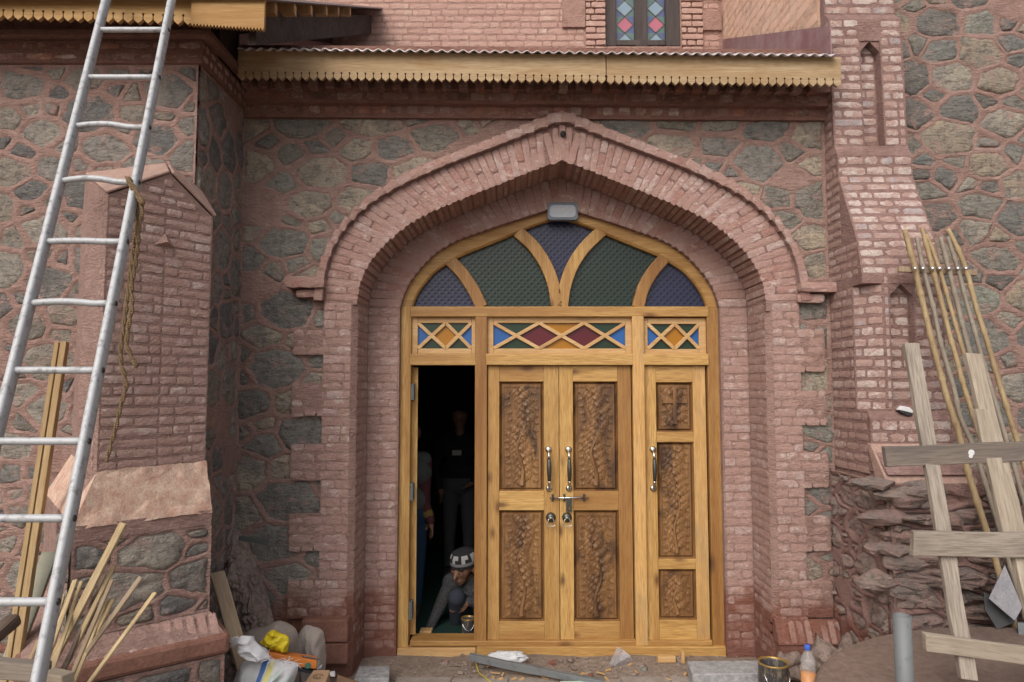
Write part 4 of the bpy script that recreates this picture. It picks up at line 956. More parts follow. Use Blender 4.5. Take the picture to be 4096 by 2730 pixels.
# arched head and the curved bars
ah = MB(); a_, b_ = curve(FO, YD, 2239), curve(FI, YD, 2239)
bk = [Vector((p.x, YD + .1, p.z)) for p in a_]; bk2 = [Vector((p.x, YD + .1, p.z)) for p in b_]
bi = [lerp(q, p, .13) for p, q in zip(a_, b_)]; bi = [Vector((p.x, YD, p.z)) for p in bi]; b2 = [Vector((p.x, YD + .014, p.z)) for p in b_]
sweep(ah, a_, bi); sweep(ah, bi, b2); sweep(ah, b2, bk2); sweep(ah, a_, bk); ah.build('arched_head', PINE_H, door, fix=True)
def spl(pts): return smooth(resample(pts, 15), 2)
for pts, mt in (([(1792, 1034), (1848, 1090), (1894, 1159), (1927, 1230)], PINE_O), ([(2070, 926), (2135, 981), (2187, 1061), (2219, 1147), (2228, 1230)], PINE_V), ([(2412, 920), (2340, 985), (2288, 1061), (2258, 1147), (2248, 1230)], PINE_V), ([(2668, 1021), (2612, 1084), (2572, 1153), (2553, 1230)], PINE_O)):
    m = MB(); m.ribbon(spl(pts), 48, YD + .002, YD + .08); m.build('curved_bar', mt, door, bevel=.006)
def pane(pts, mat, name='pane', yy=YD + .05):
    m = MB(); m.prism([P(a, b, yy) for a, b in pts], (0, .006, 0)); m.build(name, mat, door)
def mir(pts, c=2239): return [(2 * c - a, b) for a, b in pts]
pB = [(1640, 1236), (1652, 1180), (1690, 1120), (1735, 1070), (1790, 1034), (1850, 1100), (1900, 1180), (1926, 1236)]
pG = [(1930, 1236), (1895, 1150), (1850, 1085), (1800, 1030), (2020, 935), (2075, 925), (2140, 990), (2190, 1070), (2222, 1160), (2228, 1236)]
pC = [(2080, 905), (2239, 850), (2400, 905), (2330, 990), (2280, 1070), (2240, 1150), (2200, 1080), (2150, 995)]
pane(pB, G_BLUE, 'blue_pane'); pane(mir(pB), G_BLUE, 'blue_pane'); pane(pG, G_GREEN, 'green_pane'); pane(mir(pG), G_GREEN, 'green_pane'); pane(pC, G_BLUE, 'blue_pane', YD + .058)
# lattice lights
def lattice(x0, x1, y0, y1, zig, cells, yr=1340):
    fx = lambda f: lerp(x0, x1, f); fy = lambda f: lerp(y0, y1, f); yy = YD + .03
    for a, b_, c, d in ((x0 - 26, x0, y0 - 24, y1 + 22), (x1, x1 + 26, y0 - 24, y1 + 22), (x0, x1, y0 - 24, y0), (x0, x1, y1, y1 + 22)):
        m = MB(); p, q = P(a, d, yy), P(b_, c, yy); m.box(p.x, q.x, yy, yy + .05, p.z, q.z); m.build('lattice_frame', BATTEN, door, bevel=.004)
    for line in zig:
        for p, q in zip(line, line[1:]):
            m = MB(); a, b_ = P(fx(p[0]), fy(p[1]), yy + .008), P(fx(q[0]), fy(q[1]), yy + .008); m.bar(a, b_, .026, .022 + .002 * (line is zig[0]), Y.cross((b_ - a).normalized())); m.build('lattice_bar', BATTEN, door, bevel=.003)
    for pts, mat in cells: pane([(fx(a), fy(b_)) for a, b_ in pts], mat, 'lattice_pane', YD + .05)
def cells3(v, cols):    # zigzag touching top/bottom at the given xs
    out = []
    for i in range(len(v) - 1):
        m_ = (v[i] + v[i + 1]) / 2; out += [([(v[i], 0), (v[i + 1], 0), (m_, .5)], cols[0][i]), ([(v[i], 1), (v[i + 1], 1), (m_, .5)], cols[0][i])]
    ms = [(v[i] + v[i + 1]) / 2 for i in range(len(v) - 1)]
    out += [([(v[0], 0), (ms[0], .5), (v[0], 1)], cols[1][0]), ([(v[-1], 0), (ms[-1], .5), (v[-1], 1)], cols[1][-1])]
    for i in range(len(ms) - 1): out.append(([(ms[i], .5), (v[i + 1], 0), (ms[i + 1], .5), (v[i + 1], 1)], cols[1][i + 1]))
    return out
def zigs(v): return [[(x, i % 2) for i, x in enumerate(v)], [(x, (i + 1) % 2) for i, x in enumerate(v)]]
v3 = [0.0, .345, .685, 1.0]; v2 = [0.0, .52, 1.0]
lattice(1672, 1886, 1293, 1395, zigs(v2), cells3(v2, ([G_DKG, G_DKG], [G_SKY, G_AMB, G_SKY])))
lattice(1974, 2502, 1293, 1395, zigs(v3), cells3(v3, ([G_DKG, G_AMB, G_DKG], [G_SKY, G_RED, G_RED, G_SKY])))
lattice(2590, 2797, 1297, 1397, zigs(v2), cells3(v2, ([G_DKG, G_DKG], [G_SKY, G_AMB, G_SKY])))

# ---- carved panels
def leaf(m, c, s, ang, y, fat=1., lift=.011):
    ol = [(0, 0), (.10, .16), (.02, .40), (.28, .34), (.40, .52), (.55, .32), (.76, .34), (.80, .16), (1, 0)]
    ca, sa = math.cos(ang), math.sin(ang)
    def w_(t, q, h): return (c[0] + s * (t * ca - q * fat * sa), y - h, c[1] + s * (t * sa + q * fat * ca))
    o = len(m.v); up = [w_(t, q, lift * .55) for t, q in ol]; dn = [w_(t, -q, lift * .55) for t, q in ol]; spn = [w_(t, 0, lift * 1.15 * (1 - .4 * t) - (.2 * lift if k % 2 else 0)) for k, (t, q) in enumerate(ol)]
    lo_u = [w_(t, q * 1.04, -.004) for t, q in ol]; lo_d = [w_(t, -q * 1.04, -.004) for t, q in ol]
    k = len(ol); m.v += up + dn + spn + lo_u + lo_d
    for i in range(k - 1):
        m.f += [(o + i, o + i + 1, o + 2 * k + i + 1, o + 2 * k + i), (o + k + i + 1, o + k + i, o + 2 * k + i, o + 2 * k + i + 1), (o + i, o + 3 * k + i, o + 3 * k + i + 1, o + i + 1), (o + k + i, o + k + i + 1, o + 4 * k + i + 1, o + 4 * k + i)]
def carving(x0, x1, z0, z1, y, seed, cross=False):
    m = MB(); rr = random.Random(seed); bx = .030; a0, a1, c0, c1 = x0 + bx, x1 - bx, z0 + bx + .012, z1 - bx - .008; w_, h_ = a1 - a0, c1 - c0; xc = (a0 + a1) / 2
    # scalloped bead border
    def bead(p, q, n, nrm):
        for i in range(n):
            t = (i + .5) / n; c = (lerp(p[0], q[0], t), lerp(p[1], q[1], t)); rad = math.hypot(q[0] - p[0], q[1] - p[1]) / n * .5
            pts = []
            base = math.atan2(nrm[1], nrm[0])
            for k in range(5): a = base - math.pi / 2 + math.pi * k / 4; pts.append((c[0] + rad * math.cos(a), y - .005, c[1] + rad * 1.3 * math.sin(a)))
            o = len(m.v); m.v += pts + [(c[0], y - .0075, c[1])]
            for k in range(4): m.f.append((o + k, o + k + 1, o + 5))
            m.f += [(o, o + 5, o + 4)]
    nv, nh = max(4, int(h_ / .017)), max(4, int(w_ / .017))
    bead((a0 - .002, c0), (a0 - .002, c1), nv, (1, 0)); bead((a1 + .002, c0), (a1 + .002, c1), nv, (-1, 0)); bead((a0, c1 + .002), (a1, c1 + .002), nh, (0, -1))
    amp = w_ * .13; stem = []; ph_ = rr.uniform(0, 6)
    for i in range(22):
        t = i / 21; stem.append((xc + amp * math.sin(t * h_ * 15 + ph_) * min(1, t * 3), y - .006, c0 + h_ * t))
    if not cross: m.tube(stem, [lerp(w_ * .10, .004, min(1, (i / 21) ** .5 * 1.02)) for i in range(22)], 6)
    for sg in (-1, 1):
        zc = c0 + (.004 if sg < 0 else .03)
        while zc < c1 - .03:
            sx = stem[max(0, min(21, int((zc - c0) / h_ * 21)))][0]; lim = a0 if sg < 0 else a1; span = abs(lim - sx); st_ = .052 * rr.uniform(.92, 1.1)
            an = rr.uniform(.55, .95); s_ = min(span * .86 / math.cos(an), .088, (c1 - zc) / math.sin(an)); bx_, bz_ = sx + sg * span * .10, zc + .012
            m.tube([(sx, y - .005, zc - .012), (sx + sg * span * .10, y - .008, zc + .006), (bx_ + sg * .02, y - .008, bz_ + .012)], [.005, .004, .0025], 5)
            leaf(m, (bx_, bz_), s_, math.pi / 2 - sg * (math.pi / 2 - an), y, .72, rr.uniform(.011, .015))
            if span > .06: leaf(m, (sx + sg * span * .62, zc + .004), min(span * .40, .042), math.pi / 2 - sg * (math.pi / 2 + rr.uniform(.1, .5)), y, .8, .008)
            zc += st_
    if cross:
        zc = c0 + h_ * .64; m.box(xc - .014, xc + .014, y - .024, y, c0 + .015, c1 - .015); m.box(xc - w_ * .42, xc + w_ * .42, y - .0238, y, zc - .013, zc + .013)
    return m
def leafdoor(name, xs, rails, panels, hseed, label, cross=None, par=door, stm=(PINE_V, PINE_V)):
    m = MB(); m.box(DX(xs[0]) + .004, DX(xs[3]) - .004, YD + .066, YD + .085, DZ(2562), DZ(1466)); lf = m.build(name, PINE_V, par); lf['label'] = label
    yl = .022; s0, s1, s2, s3 = xs
    dbox('stile', s0, s1, 1464, 2564, stm[0], lf, yl, .05, bev=.003); dbox('stile', s2, s3, 1464, 2564, stm[1], lf, yl, .05, bev=.003)
    for a, b_ in rails: dbox('rail', s1, s2, a, b_, PINE_H, lf, yl + .003, .045, bev=.003)
    for k, (a, b_) in enumerate(panels):
        x0, x1, z1, z0 = DX(s1), DX(s2), DZ(a), DZ(b_); yp = YD + yl + .028
        m = carving(x0, x1, z0, z1, yp - .012, hseed + k, cross == k)
        e = .022; ib = .013
        # sunk moulding then the raised field
        p = [(x0, YD + yl + .012, z0), (x1, YD + yl + .012, z0), (x1, YD + yl + .012, z1), (x0, YD + yl + .012, z1)]
        q = [(x0 + ib, yp + .006, z0 + ib), (x1 - ib, yp + .006, z0 + ib), (x1 - ib, yp + .006, z1 - ib), (x0 + ib, yp + .006, z1 - ib)]
        f_ = [(x0 + e, yp - .012, z0 + e), (x1 - e, yp - .012, z0 + e), (x1 - e, yp - .012, z1 - e), (x0 + e, yp - .012, z1 - e)]
        o = len(m.v); m.v += p + q + f_
        for i in range(4): j = (i + 1) % 4; m.f += [(o + i, o + j, o + 4 + j, o + 4 + i), (o + 4 + i, o + 4 + j, o + 8 + j, o + 8 + i)]
        m.f.append((o + 8, o + 9, o + 10, o + 11))
        m.build('carved_panel', CARVE, lf)
    return lf
RL = [(1464, 1527), (1967, 2045), (2492, 2564)]; PN = [(1527, 1967), (2045, 2492)]
lf1 = leafdoor('door_leaf', (1951, 1997, 2176, 2236), RL, PN, 1, 'left leaf of the double door with dark knots in its panels')
lf2 = leafdoor('door_leaf', (2238, 2293, 2473, 2527), RL, PN, 4, 'right leaf of the double door holding the bolt', stm=(PINE_V, PINE_O))
lf3 = leafdoor('door_leaf', (2577, 2628, 2776, 2827), [(1464, 1530), (1729, 1771), (2240, 2282), (2486, 2564)], [(1530, 1729), (1771, 2240), (2282, 2486)], 8, 'narrow side leaf with a carved cross in its top panel', 0, stm=(PINE_V, PINE_S))
# open leaf swung inwards on the left
h0 = Vector((DX(1652), YD + .09, 0)); h1 = h0 + Vector((-.085, .43, 0)); zt_, zb_ = DZ(1468), DZ(2558)
m = MB(); c = Vector((.006, 0, 0)); p, q = lerp(h0, h1, .06), lerp(h0, h1, .94); m.hexa([p - c + Z * (zb_ + .02), p + c + Z * (zb_ + .02), q + c + Z * (zb_ + .02), q - c + Z * (zb_ + .02), p - c + Z * (zt_ - .02), p + c + Z * (zt_ - .02), q + c + Z * (zt_ - .02), q - c + Z * (zt_ - .02)]); lf0 = m.build('door_leaf', PINE_V, door); lf0['label'] = 'narrow side leaf swung open into the dark room'
for k, (f0_, f1_, a, b_, mt) in enumerate(((0, .2, zb_, zt_, PINE_V), (.8, 1, zb_, zt_, PINE_V), (.2, .8, zt_ - .12, zt_, PINE_H), (.2, .8, zb_, zb_ + .14, PINE_H), (.2, .8, zb_ + .8, zb_ + .9, PINE_H), (.2, .8, zb_ + .14, zb_ + .8, CARVE), (.2, .8, zb_ + .9, zt_ - .12, CARVE))):
    p, q = lerp(h0, h1, f0_), lerp(h0, h1, f1_); m = MB(); tt = .045 if k < 5 else .025; c = Vector((tt / 2 + (0 if k < 5 else .008), 0, 0))
    m.hexa([p - c + Z * a, p + c + Z * a, q + c + Z * a, q - c + Z * a, p - c + Z * b_, p + c + Z * b_, q + c + Z * b_, q - c + Z * b_]); m.build('stile' if k < 2 else 'rail' if k < 5 else 'panel', mt, lf0, bevel=.003)
for y0, y1 in ((1535, 1600), (1936, 2004), (2412, 2482)):
    m = MB(); a = DX(1641); m.box(a, DX(1654), YD + .012, YD + .1, DZ(y1), DZ(y0)); m.tube([(a + .012, YD + .008, DZ(y1)), (a + .012, YD + .008, DZ(y0))], .007, 8); m.build('hinge', GALV, door)
# ---- ironmongery
def handle(px, y0, y1, lf):
    yb = YD + .022; a, b_ = P(px, y0, yb), P(px + 2, y1, yb); h = bpy.data.objects.new('pull_handle', None)
    m = MB(); 
    for c in (a, b_): m.lathe([(.001, .018), (.012, .017), (.021, .012), (.024, .006), (.025, 0)], c, 18, -Y)
    n = 15; pts = []; rs = []
    for i in range(n):
        t = i / (n - 1); o = .055 * math.sin(math.pi * min(1, max(0, t))) ** .38; pts.append(lerp(a, b_, t) + Vector((0, -.006 - o, 0))); rs.append(.0085 + .006 * math.exp(-((t - .5) / .23) ** 2))
    i0, i1 = 3, 12; m.tube(pts[:i0 + 1], rs[:i0 + 1], 10); m.tube(pts[i1 - 1:], rs[i1 - 1:], 10); ob = m.build('pull_handle', NICKEL, lf, True)
    g = MB(); g.tube(pts[i0:i1], [r_ + .002 for r_ in rs[i0:i1]], 10); g.build('handle_grip', IRON, lf, True)
handle(2194, 1799, 1954, lf1); handle(2274, 1799, 1954, lf2); handle(2611, 1799, 1954, lf3)
def knocker(px, py, lf):
    yb = YD + .022; c = P(px, py, yb); m = MB(); m.lathe([(.036, 0), (.035, .008), (.028, .02), (.016, .027), (.006, .030), (.001, .0305)], c, 20, -Y); m.build('knocker_dome', IRON, lf, True)
    r = MB(); s = [(-.012, .0), (-.020, -.018), (-.031, -.040), (-.029, -.052), (-.018, -.057), (.018, -.057), (.029, -.052), (.031, -.040), (.020, -.018), (.012, .0), (-.012, .0)]
    r.tube([c + Vector((a, -.031 - abs(b_) * .1, b_)) for a, b_ in s], .0035, 8); r.tube([c + Vector((-.018, -.033, .001)), c + Vector((.018, -.033, .001))], .004, 8); r.build('knocker_ring', NICKEL, lf, True)
knocker(2203, 2070, lf1); knocker(2268, 2070, lf2)
yb = YD + .022; m = MB(); m.tube([P(2199, 1993, yb - .018), P(2354, 1991, yb - .018)], .0065, 10); m.build('bolt_rod', STEEL, lf2, True)
for px in (2210, 2257, 2336):
    m = MB(); c = P(px, 1992, yb); m.box(c.x - .008, c.x + .008, c.y - .005, c.y, c.z - .026, c.z + .026); m.tube([c + Vector((0, -.002, .012)), c + Vector((0, -.027, .008)), c + Vector((0, -.027, -.008)), c + Vector((0, -.002, -.012))], .004, 6); m.build('bolt_staple', IRON, lf2)
m = MB(); p, q = P(2265, 2048, yb - .02), P(2287, 1988, yb - .02); sx0, sx1 = lerp(p.x, q.x, .38), lerp(p.x, q.x, .66); zs0, zs1_ = lerp(p.z, q.z, .14), lerp(p.z, q.z, .42)
m.box(p.x, sx0, p.y, p.y + .006, p.z, q.z); m.box(sx1, q.x, p.y, p.y + .006, p.z, q.z); m.box(sx0, sx1, p.y, p.y + .006, zs1_, q.z); m.box(sx0, sx1, p.y, p.y + .006, p.z, zs0); m.build('hasp_plate', IRON, lf2)

# ------------------------------------------------------------------ floodlight on the arch
LENS = plain('frosted_lens', (.36, .40, .46), .25); LGREY = plain('lamp_housing', (.17, .19, .22), .45); LED = plain('led_chip', (.55, .42, .25), .4)
fl_ = thing('floodlight', 'small unlit grey LED floodlight fixed at the top of the arch', 'floodlight', P(2250, 845, YD - .06))
yl = YD - .06
def rrect(x0, x1, y0, y1, r, yy):
    p, q = P(x0, y1, yy), P(x1, y0, yy); r = r * (q.x - p.x); pts = []
    for cx_, cz_, a0 in ((q.x - r, q.z - r, 0), (p.x + r, q.z - r, 90), (p.x + r, p.z + r, 180), (q.x - r, p.z + r, 270)):
        for k in range(4): a = R(a0 + 30 * k); pts.append(Vector((cx_ + r * math.cos(a), yy, cz_ + r * math.sin(a))))
    return pts
m = MB(); m.prism(rrect(2190, 2312, 809, 881, .10, yl), (0, .045, 0)); m.build('housing', LGREY, fl_, bevel=.005)
m = MB(); m.prism(rrect(2198, 2304, 820, 871, .16, yl - .006), (0, .01, 0)); m.build('lens', LENS, fl_, bevel=.003)
for r_ in range(3):
    for k in range(10):
        c = P(2212 + k * 8.6, 834 + r_ * 11, yl - .0075); m = MB(); m.box(c.x - .004, c.x + .004, c.y, c.y + .003, c.z - .0025, c.z + .0025); m.build('led', LED, fl_)
m = MB()
for k in range(24):
    for yy_ in (814, 876): c = P(2198 + k * 4.6, yy_, yl - .004); m.box(c.x - .0022, c.x + .0022, c.y, c.y + .006, c.z - .006, c.z + .006)
m.build('cooling_ribs', LGREY, fl_)
m = MB(); c = P(2250, 845, yl); m.box(c.x - .02, c.x + .02, yl + .045, YD + .01, c.z - .02, c.z + .03); m.tube([P(2312, 838, yl + .02), P(2324, 840, yl + .02)], .006, 8); m.build('bracket', GALV, fl_)

# ------------------------------------------------------------------ people in the doorway
def person(name, label, prims, mats, loc, vox=.0085):
    mb = MB()
    for a, b_, ra, rb_, mi in prims:
        a, b_ = Vector(a), Vector(b_); mb.ball(a, ra, 14, 9); 
        if (a - b_).length > 1e-4: mb.ball(b_, rb_, 14, 9); mb.tube([a, b_], [ra, rb_], 14)
    o = bpy.data.objects.new(name, mb.mesh(name, None, True)); C.objects.link(o)
    r = o.modifiers.new('r', 'REMESH'); r.mode = 'VOXEL'; r.voxel_size = vox; s = o.modifiers.new('s', 'SMOOTH'); s.factor = .5; s.iterations = 5
    me = bpy.data.meshes.new_from_object(o.evaluated_get(bpy.context.evaluated_depsgraph_get())); C.objects.unlink(o); bpy.data.objects.remove(o)
    for mt in mats: me.materials.append(mt)
    pr_ = [(Vector(a), Vector(b_), ra, rb_, mi) for a, b_, ra, rb_, mi in prims]
    for p in me.polygons:
        c = p.center; best = 9; bi_ = 0
        for a, b_, ra, rb_, mi in pr_:
            d = b_ - a; L = d.length_squared; t = 0 if L < 1e-9 else max(0, min(1, (c - a).dot(d) / L)); dist = (c - a - d * t).length - lerp(ra, rb_, t)
            if dist < best: best = dist; bi_ = mi
        p.material_index = bi_; p.use_smooth = True
    ob = bpy.data.objects.new(name, me); link(ob); tag(ob, label, 'person', 'people working inside the doorway'); return ob
SKIN = plain('skin', (.19, .10, .065), .55); KNIT = None
def mk_knit():
    t = NT('flecked_knit'); v = t.pos(); n1 = t.noise(v, 120, 3, .7); n2 = t.noise(t.mapv(v, (30, 30, 90)), 3, 3)
    return t.fin(t.ramp(n1, [(.38, (.016, .016, .018)), (.6, (.07, .07, .074))]), t.bump(n2, .6, .006), Roughness=.95)
KNIT = mk_knit(); JEANS = plain('dark_jeans', (.03, .035, .05), .9); BJEANS = plain('blue_jeans', (.014, .035, .07), .9); SHOE = plain('pale_shoe', (.42, .40, .38), .7); DSHOE = plain('dark_shoe', (.04, .035, .035), .7)
BURG = plain('burgundy_sleeve', (.07, .022, .024), .95); GVEST = plain('grey_vest', (.07, .075, .075), .95); MUST = plain('mustard_band', (.16, .11, .03), .95); GTROU = plain('grey_trousers', (.06, .058, .066), .95); BLK = plain('black_jumper', (.010, .010, .012), .95); HAIR = plain('black_hair', (.012, .010, .009), .8)
BWH = plain('cap_white', (.30, .30, .30), .95); CAPB = plain('cap_black', (.02, .02, .022), .95); CAPG = plain('cap_grey', (.17, .17, .18), .95)
def fingers(root, down, side, palm, mi, s=1., curl=.5):   # five finger chains on a hand hanging along down
    out = []; fwd = down.cross(side).normalized()
    for k, (o, L) in enumerate(((-.027, .066), (-.009, .078), (.009, .072), (.025, .056))):
        a = root + down * palm + side * o * s; m_ = a + (down + fwd * curl * .35).normalized() * L * .5 * s; e = m_ + (down + fwd * curl).normalized() * L * .5 * s; out += [(a, m_, .0088 * s, .008 * s, mi), (m_, e, .008 * s, .0068 * s, mi)]
    a = root + down * palm * .35 - side * .03 * s; m_ = a + (down * .7 - side * .5 + fwd * .3).normalized() * .035 * s; out += [(a, m_, .011 * s, .0095 * s, mi), (m_, m_ + (down * .95 - side * .1 + fwd * .3).normalized() * .03 * s, .0095 * s, .0075 * s, mi)]
    return out
def hand(wr, down, side, mi, s=1., curl=.5):
    out = [(wr, wr + down * .05 * s, .024 * s, .026 * s, mi)]
    for o in (-.022, -.006, .01, .022): out.append((wr + down * .02 * s + side * o * .6 * s, wr + down * .085 * s + side * o * s, .013 * s, .012 * s, mi))
    return out + fingers(wr, down, side, .088 * s, mi, s, curl)
# crouching man
q = lambda px, py, yy: P(px, py, yy)
sc_ = .95; hd = q(1856, 2274, .86); fdir = Vector((-.55, -.78, -.22)).normalized(); rt = Vector((-.86, .5, 0)).normalized(); upv = rt.cross(fdir).normalized(); upv = upv if upv.z > 0 else -upv
pv, ch_, nk = q(1925, 2478, 1.12), q(1893, 2370, .98), q(1872, 2315, .92)
sR, sL = q(1806, 2330, .92), q(1935, 2340, 1.0); eR, wR = q(1757, 2432, .86), q(1722, 2506, .76); eL, wL = q(1925, 2420, .80), q(1880, 2408, .76)
kR, aR, tR = q(1826, 2392, .74), q(1826, 2525, .92), q(1785, 2552, .76); kL, aL, tL = q(1918, 2395, .80), q(1935, 2525, .95), q(1905, 2552, .8)
pr_ = [(pv, ch_, .15, .15, 1), (ch_, nk, .145, .075, 1), (sR, sL, .075, .075, 1), (nk, hd - upv * .04, .055, .052, 0), (sR, eR, .062, .05, 1), (eR, wR, .048, .036, 1), (sL, eL, .062, .05, 1), (eL, wL, .048, .034, 1),
       (pv + Vector((-.08, -.02, 0)), kR, .095, .07, 2), (kR, aR, .066, .046, 2), (pv + Vector((.05, 0, 0)), kL, .095, .07, 2), (kL, aL, .066, .046, 2), (aR + Vector((0, .03, -.02)), tR, .045, .036, 3), (aL + Vector((0, .03, -.02)), tL, .045, .036, 3)]
for f_, u_, r_, rr_, mi in ((0, .035, 0, .088, 0), (.035, -.005, 0, .072, 0), (.045, -.05, 0, .052, 0), (.06, -.082, 0, .032, 0), (.075, .0, .03, .03, 0), (.075, 0, -.03, .03, 0)):
    c = hd + fdir * f_ + upv * u_ + rt * r_; pr_.append((c, c, rr_, rr_, mi))
pr_ += [(hd + fdir * .098 + upv * .012, hd + fdir * .122 + upv * -.028, .009, .015, 0), (hd + fdir * .092 + upv * -.062 + rt * .016, hd + fdir * .092 + upv * -.062 - rt * .016, .011, .011, 0), (hd + fdir * .085 + upv * .028 + rt * .045, hd + fdir * .085 + upv * .028 - rt * .045, .014, .014, 4)]
for sg in (-1, 1): c = hd + rt * .088 * sg + upv * -.01 - fdir * .005; pr_.append((c + upv * .018, c - upv * .02, .012, .010, 0)); c = hd + fdir * .096 + upv * .004 + rt * .032 * sg; pr_.append((c, c, .011, .011, 4))
pr_ += hand(wR, (q(1704, 2545, .7) - wR).normalized(), Vector((.9, -.35, .1)).normalized(), 0, 1.0, .8)
pr_ += hand(wL, Vector((-.9, -.2, -.25)).normalized(), Vector((0, .3, .95)).normalized(), 0, 1.0, .5)
man = person('person', 'crouching person in flecked grey knit and patterned beanie reaching to the floor', pr_, [SKIN, KNIT, JEANS, SHOE, HAIR], (0, 0, 0), .0075)
bn = MB(); cc = hd - fdir * .012 + upv * .035; N_ = 24; rings = [(0.102, -.005), (.104, .018), (.103, .04), (.098, .068), (.083, .096), (.052, .114), (.02, .12)]
for r_, h_ in rings:
    for k in range(N_): a = 2 * math.pi * k / N_; bn.v.append(tuple(cc + upv * h_ + (fdir * math.cos(a) * 1.06 + rt * math.sin(a)) * r_))
for i in range(len(rings) - 1):
    for k in range(N_): k2 = (k + 1) % N_; bn.f.append((i * N_ + k, i * N_ + k2, (i + 1) * N_ + k2, (i + 1) * N_ + k))
bn.f.append(tuple((len(rings) - 1) * N_ + k for k in range(N_)))
bo = bn.build('beanie', CAPB, man, True); bo.data.materials.append(CAPG); bo.data.materials.append(BWH)
for p in bo.data.polygons:
    i, k = divmod(p.index, N_); p.material_index = 1 if i == 1 else 2 if (i == 2 and k % 3 == 0) or (i == 3 and k % 3 != 1) else 0
# standing man at the left, arm hanging
f0 = q(1660, 2436, 1.12); S = lambda dx, dy, dz: Vector((f0.x + dx, 1.12 + dy, zf + dz))
hp = S(-.06, 0, .80); pr_ = [(S(-.10, 0, .78), S(-.09, 0, .42), .088, .062, 1), (S(-.09, 0, .42), S(-.09, .02, .08), .06, .045, 1), (S(.02, 0, .78), S(.02, .01, .42), .088, .062, 1), (S(.02, .01, .42), S(.01, .02, .08), .06, .045, 1),
    (S(-.12, 0, .80), S(.03, 0, .80), .105, .105, 1), (S(-.10, 0, .92), S(.01, 0, .92), .115, .115, 2), (S(-.12, 0, 1.14), S(.02, 0, 1.14), .115, .115, 2), (S(-.16, 0, 1.24), S(.06, 0, 1.24), .07, .07, 2), (S(-.05, 0, 1.28), S(-.05, -.01, 1.38), .05, .05, 0),
    (S(-.05, -.01, 1.46), S(-.05, -.02, 1.40), .088, .062, 0), (S(-.05, .02, 1.49), S(-.05, .01, 1.47), .088, .088, 6), (S(-.05, -.10, 1.43), S(-.05, -.105, 1.415), .012, .015, 0),
    (S(-.09, .01, .05), S(-.09, -.14, .035), .042, .036, 5), (S(.01, .01, .05), S(.02, -.14, .035), .042, .036, 5)]
el = q(1697, 2010, 1.08); wr_ = q(1722, 2082, 1.04); pr_ += [(S(.075, 0, 1.22), el, .058, .048, 3), (el, lerp(el, wr_, .55), .046, .042, 3), (lerp(el, wr_, .55), lerp(el, wr_, .72), .0425, .042, 4), (lerp(el, wr_, .72), wr_, .041, .036, 3)]
pr_ += hand(wr_, Vector((.12, -.05, -1)).normalized(), Vector((.5, -.85, 0)).normalized(), 0, .92, .35)
pr_ += [(S(-.19, 0, 1.22), S(-.22, .02, .98), .058, .045, 3), (S(-.22, .02, .98), S(-.2, -.02, .78), .045, .036, 3)] + hand(S(-.2, -.02, .77), Vector((0, 0, -1)), Vector((.2, -.98, 0)).normalized(), 0, .92, .35)
person('person', 'standing person in blue jeans and burgundy sleeve with one arm hanging', pr_, [SKIN, BJEANS, GVEST, BURG, MUST, DSHOE, HAIR], (0, 0, 0))
# second standing man at the back
f0 = q(1836, 2400, 2.3); S = lambda dx, dy, dz: Vector((f0.x + dx, 2.3 + dy, zf + dz))
pr_ = [(S(-.085, 0, .84), S(-.095, -.02, .45), .09, .065, 1), (S(-.095, -.02, .45), S(-.10, .02, .08), .062, .05, 1), (S(.085, 0, .84), S(.09, -.01, .45), .09, .065, 1), (S(.09, -.01, .45), S(.09, .02, .08), .062, .05, 1), (S(-.06, 0, .88), S(.06, 0, .88), .115, .115, 1),
    (S(-.06, 0, 1.02), S(.06, 0, 1.02), .12, .12, 2), (S(-.08, 0, 1.22), S(.08, 0, 1.22), .115, .115, 2), (S(-.14, 0, 1.33), S(.14, 0, 1.33), .065, .065, 2), (S(0, 0, 1.36), S(0, -.02, 1.46), .052, .05, 0), (S(0, -.03, 1.55), S(0, -.035, 1.49), .085, .06, 0), (S(0, 0, 1.58), S(0, -.01, 1.57), .088, .088, 4), (S(0, -.115, 1.52), S(0, -.12, 1.505), .012, .014, 0),
    (S(-.18, 0, 1.31), S(-.24, .02, 1.06), .055, .046, 2), (S(-.24, .02, 1.06), S(-.19, -.06, .86), .045, .036, 2), (S(.18, 0, 1.31), S(.24, -.02, 1.06), .055, .046, 2), (S(.24, -.02, 1.06), S(.15, -.14, .93), .045, .036, 2), (S(-.10, .02, .05), S(-.11, -.13, .035), .045, .036, 3), (S(.09, .02, .05), S(.10, -.13, .035), .045, .036, 3)]
pr_ += hand(S(-.185, -.065, .85), Vector((.1, -.1, -1)).normalized(), Vector((.5, -.85, 0)).normalized(), 0, .92, .35) + hand(S(.145, -.145, .92), Vector((-.7, -.4, -.5)).normalized(), Vector((.3, -.8, .3)).normalized(), 0, .92, .5)
p3 = person('person', 'dim standing person in grey trousers and black jumper at the back', pr_, [SKIN, GTROU, BLK, DSHOE, HAIR], (0, 0, 0))
m = MB(); c = S(-.02, -.123, 1.20); m.box(c.x - .045, c.x + .045, c.y - .004, c.y + .01, c.z - .025, c.z + .025); m.build('chest_print', BWH, p3)
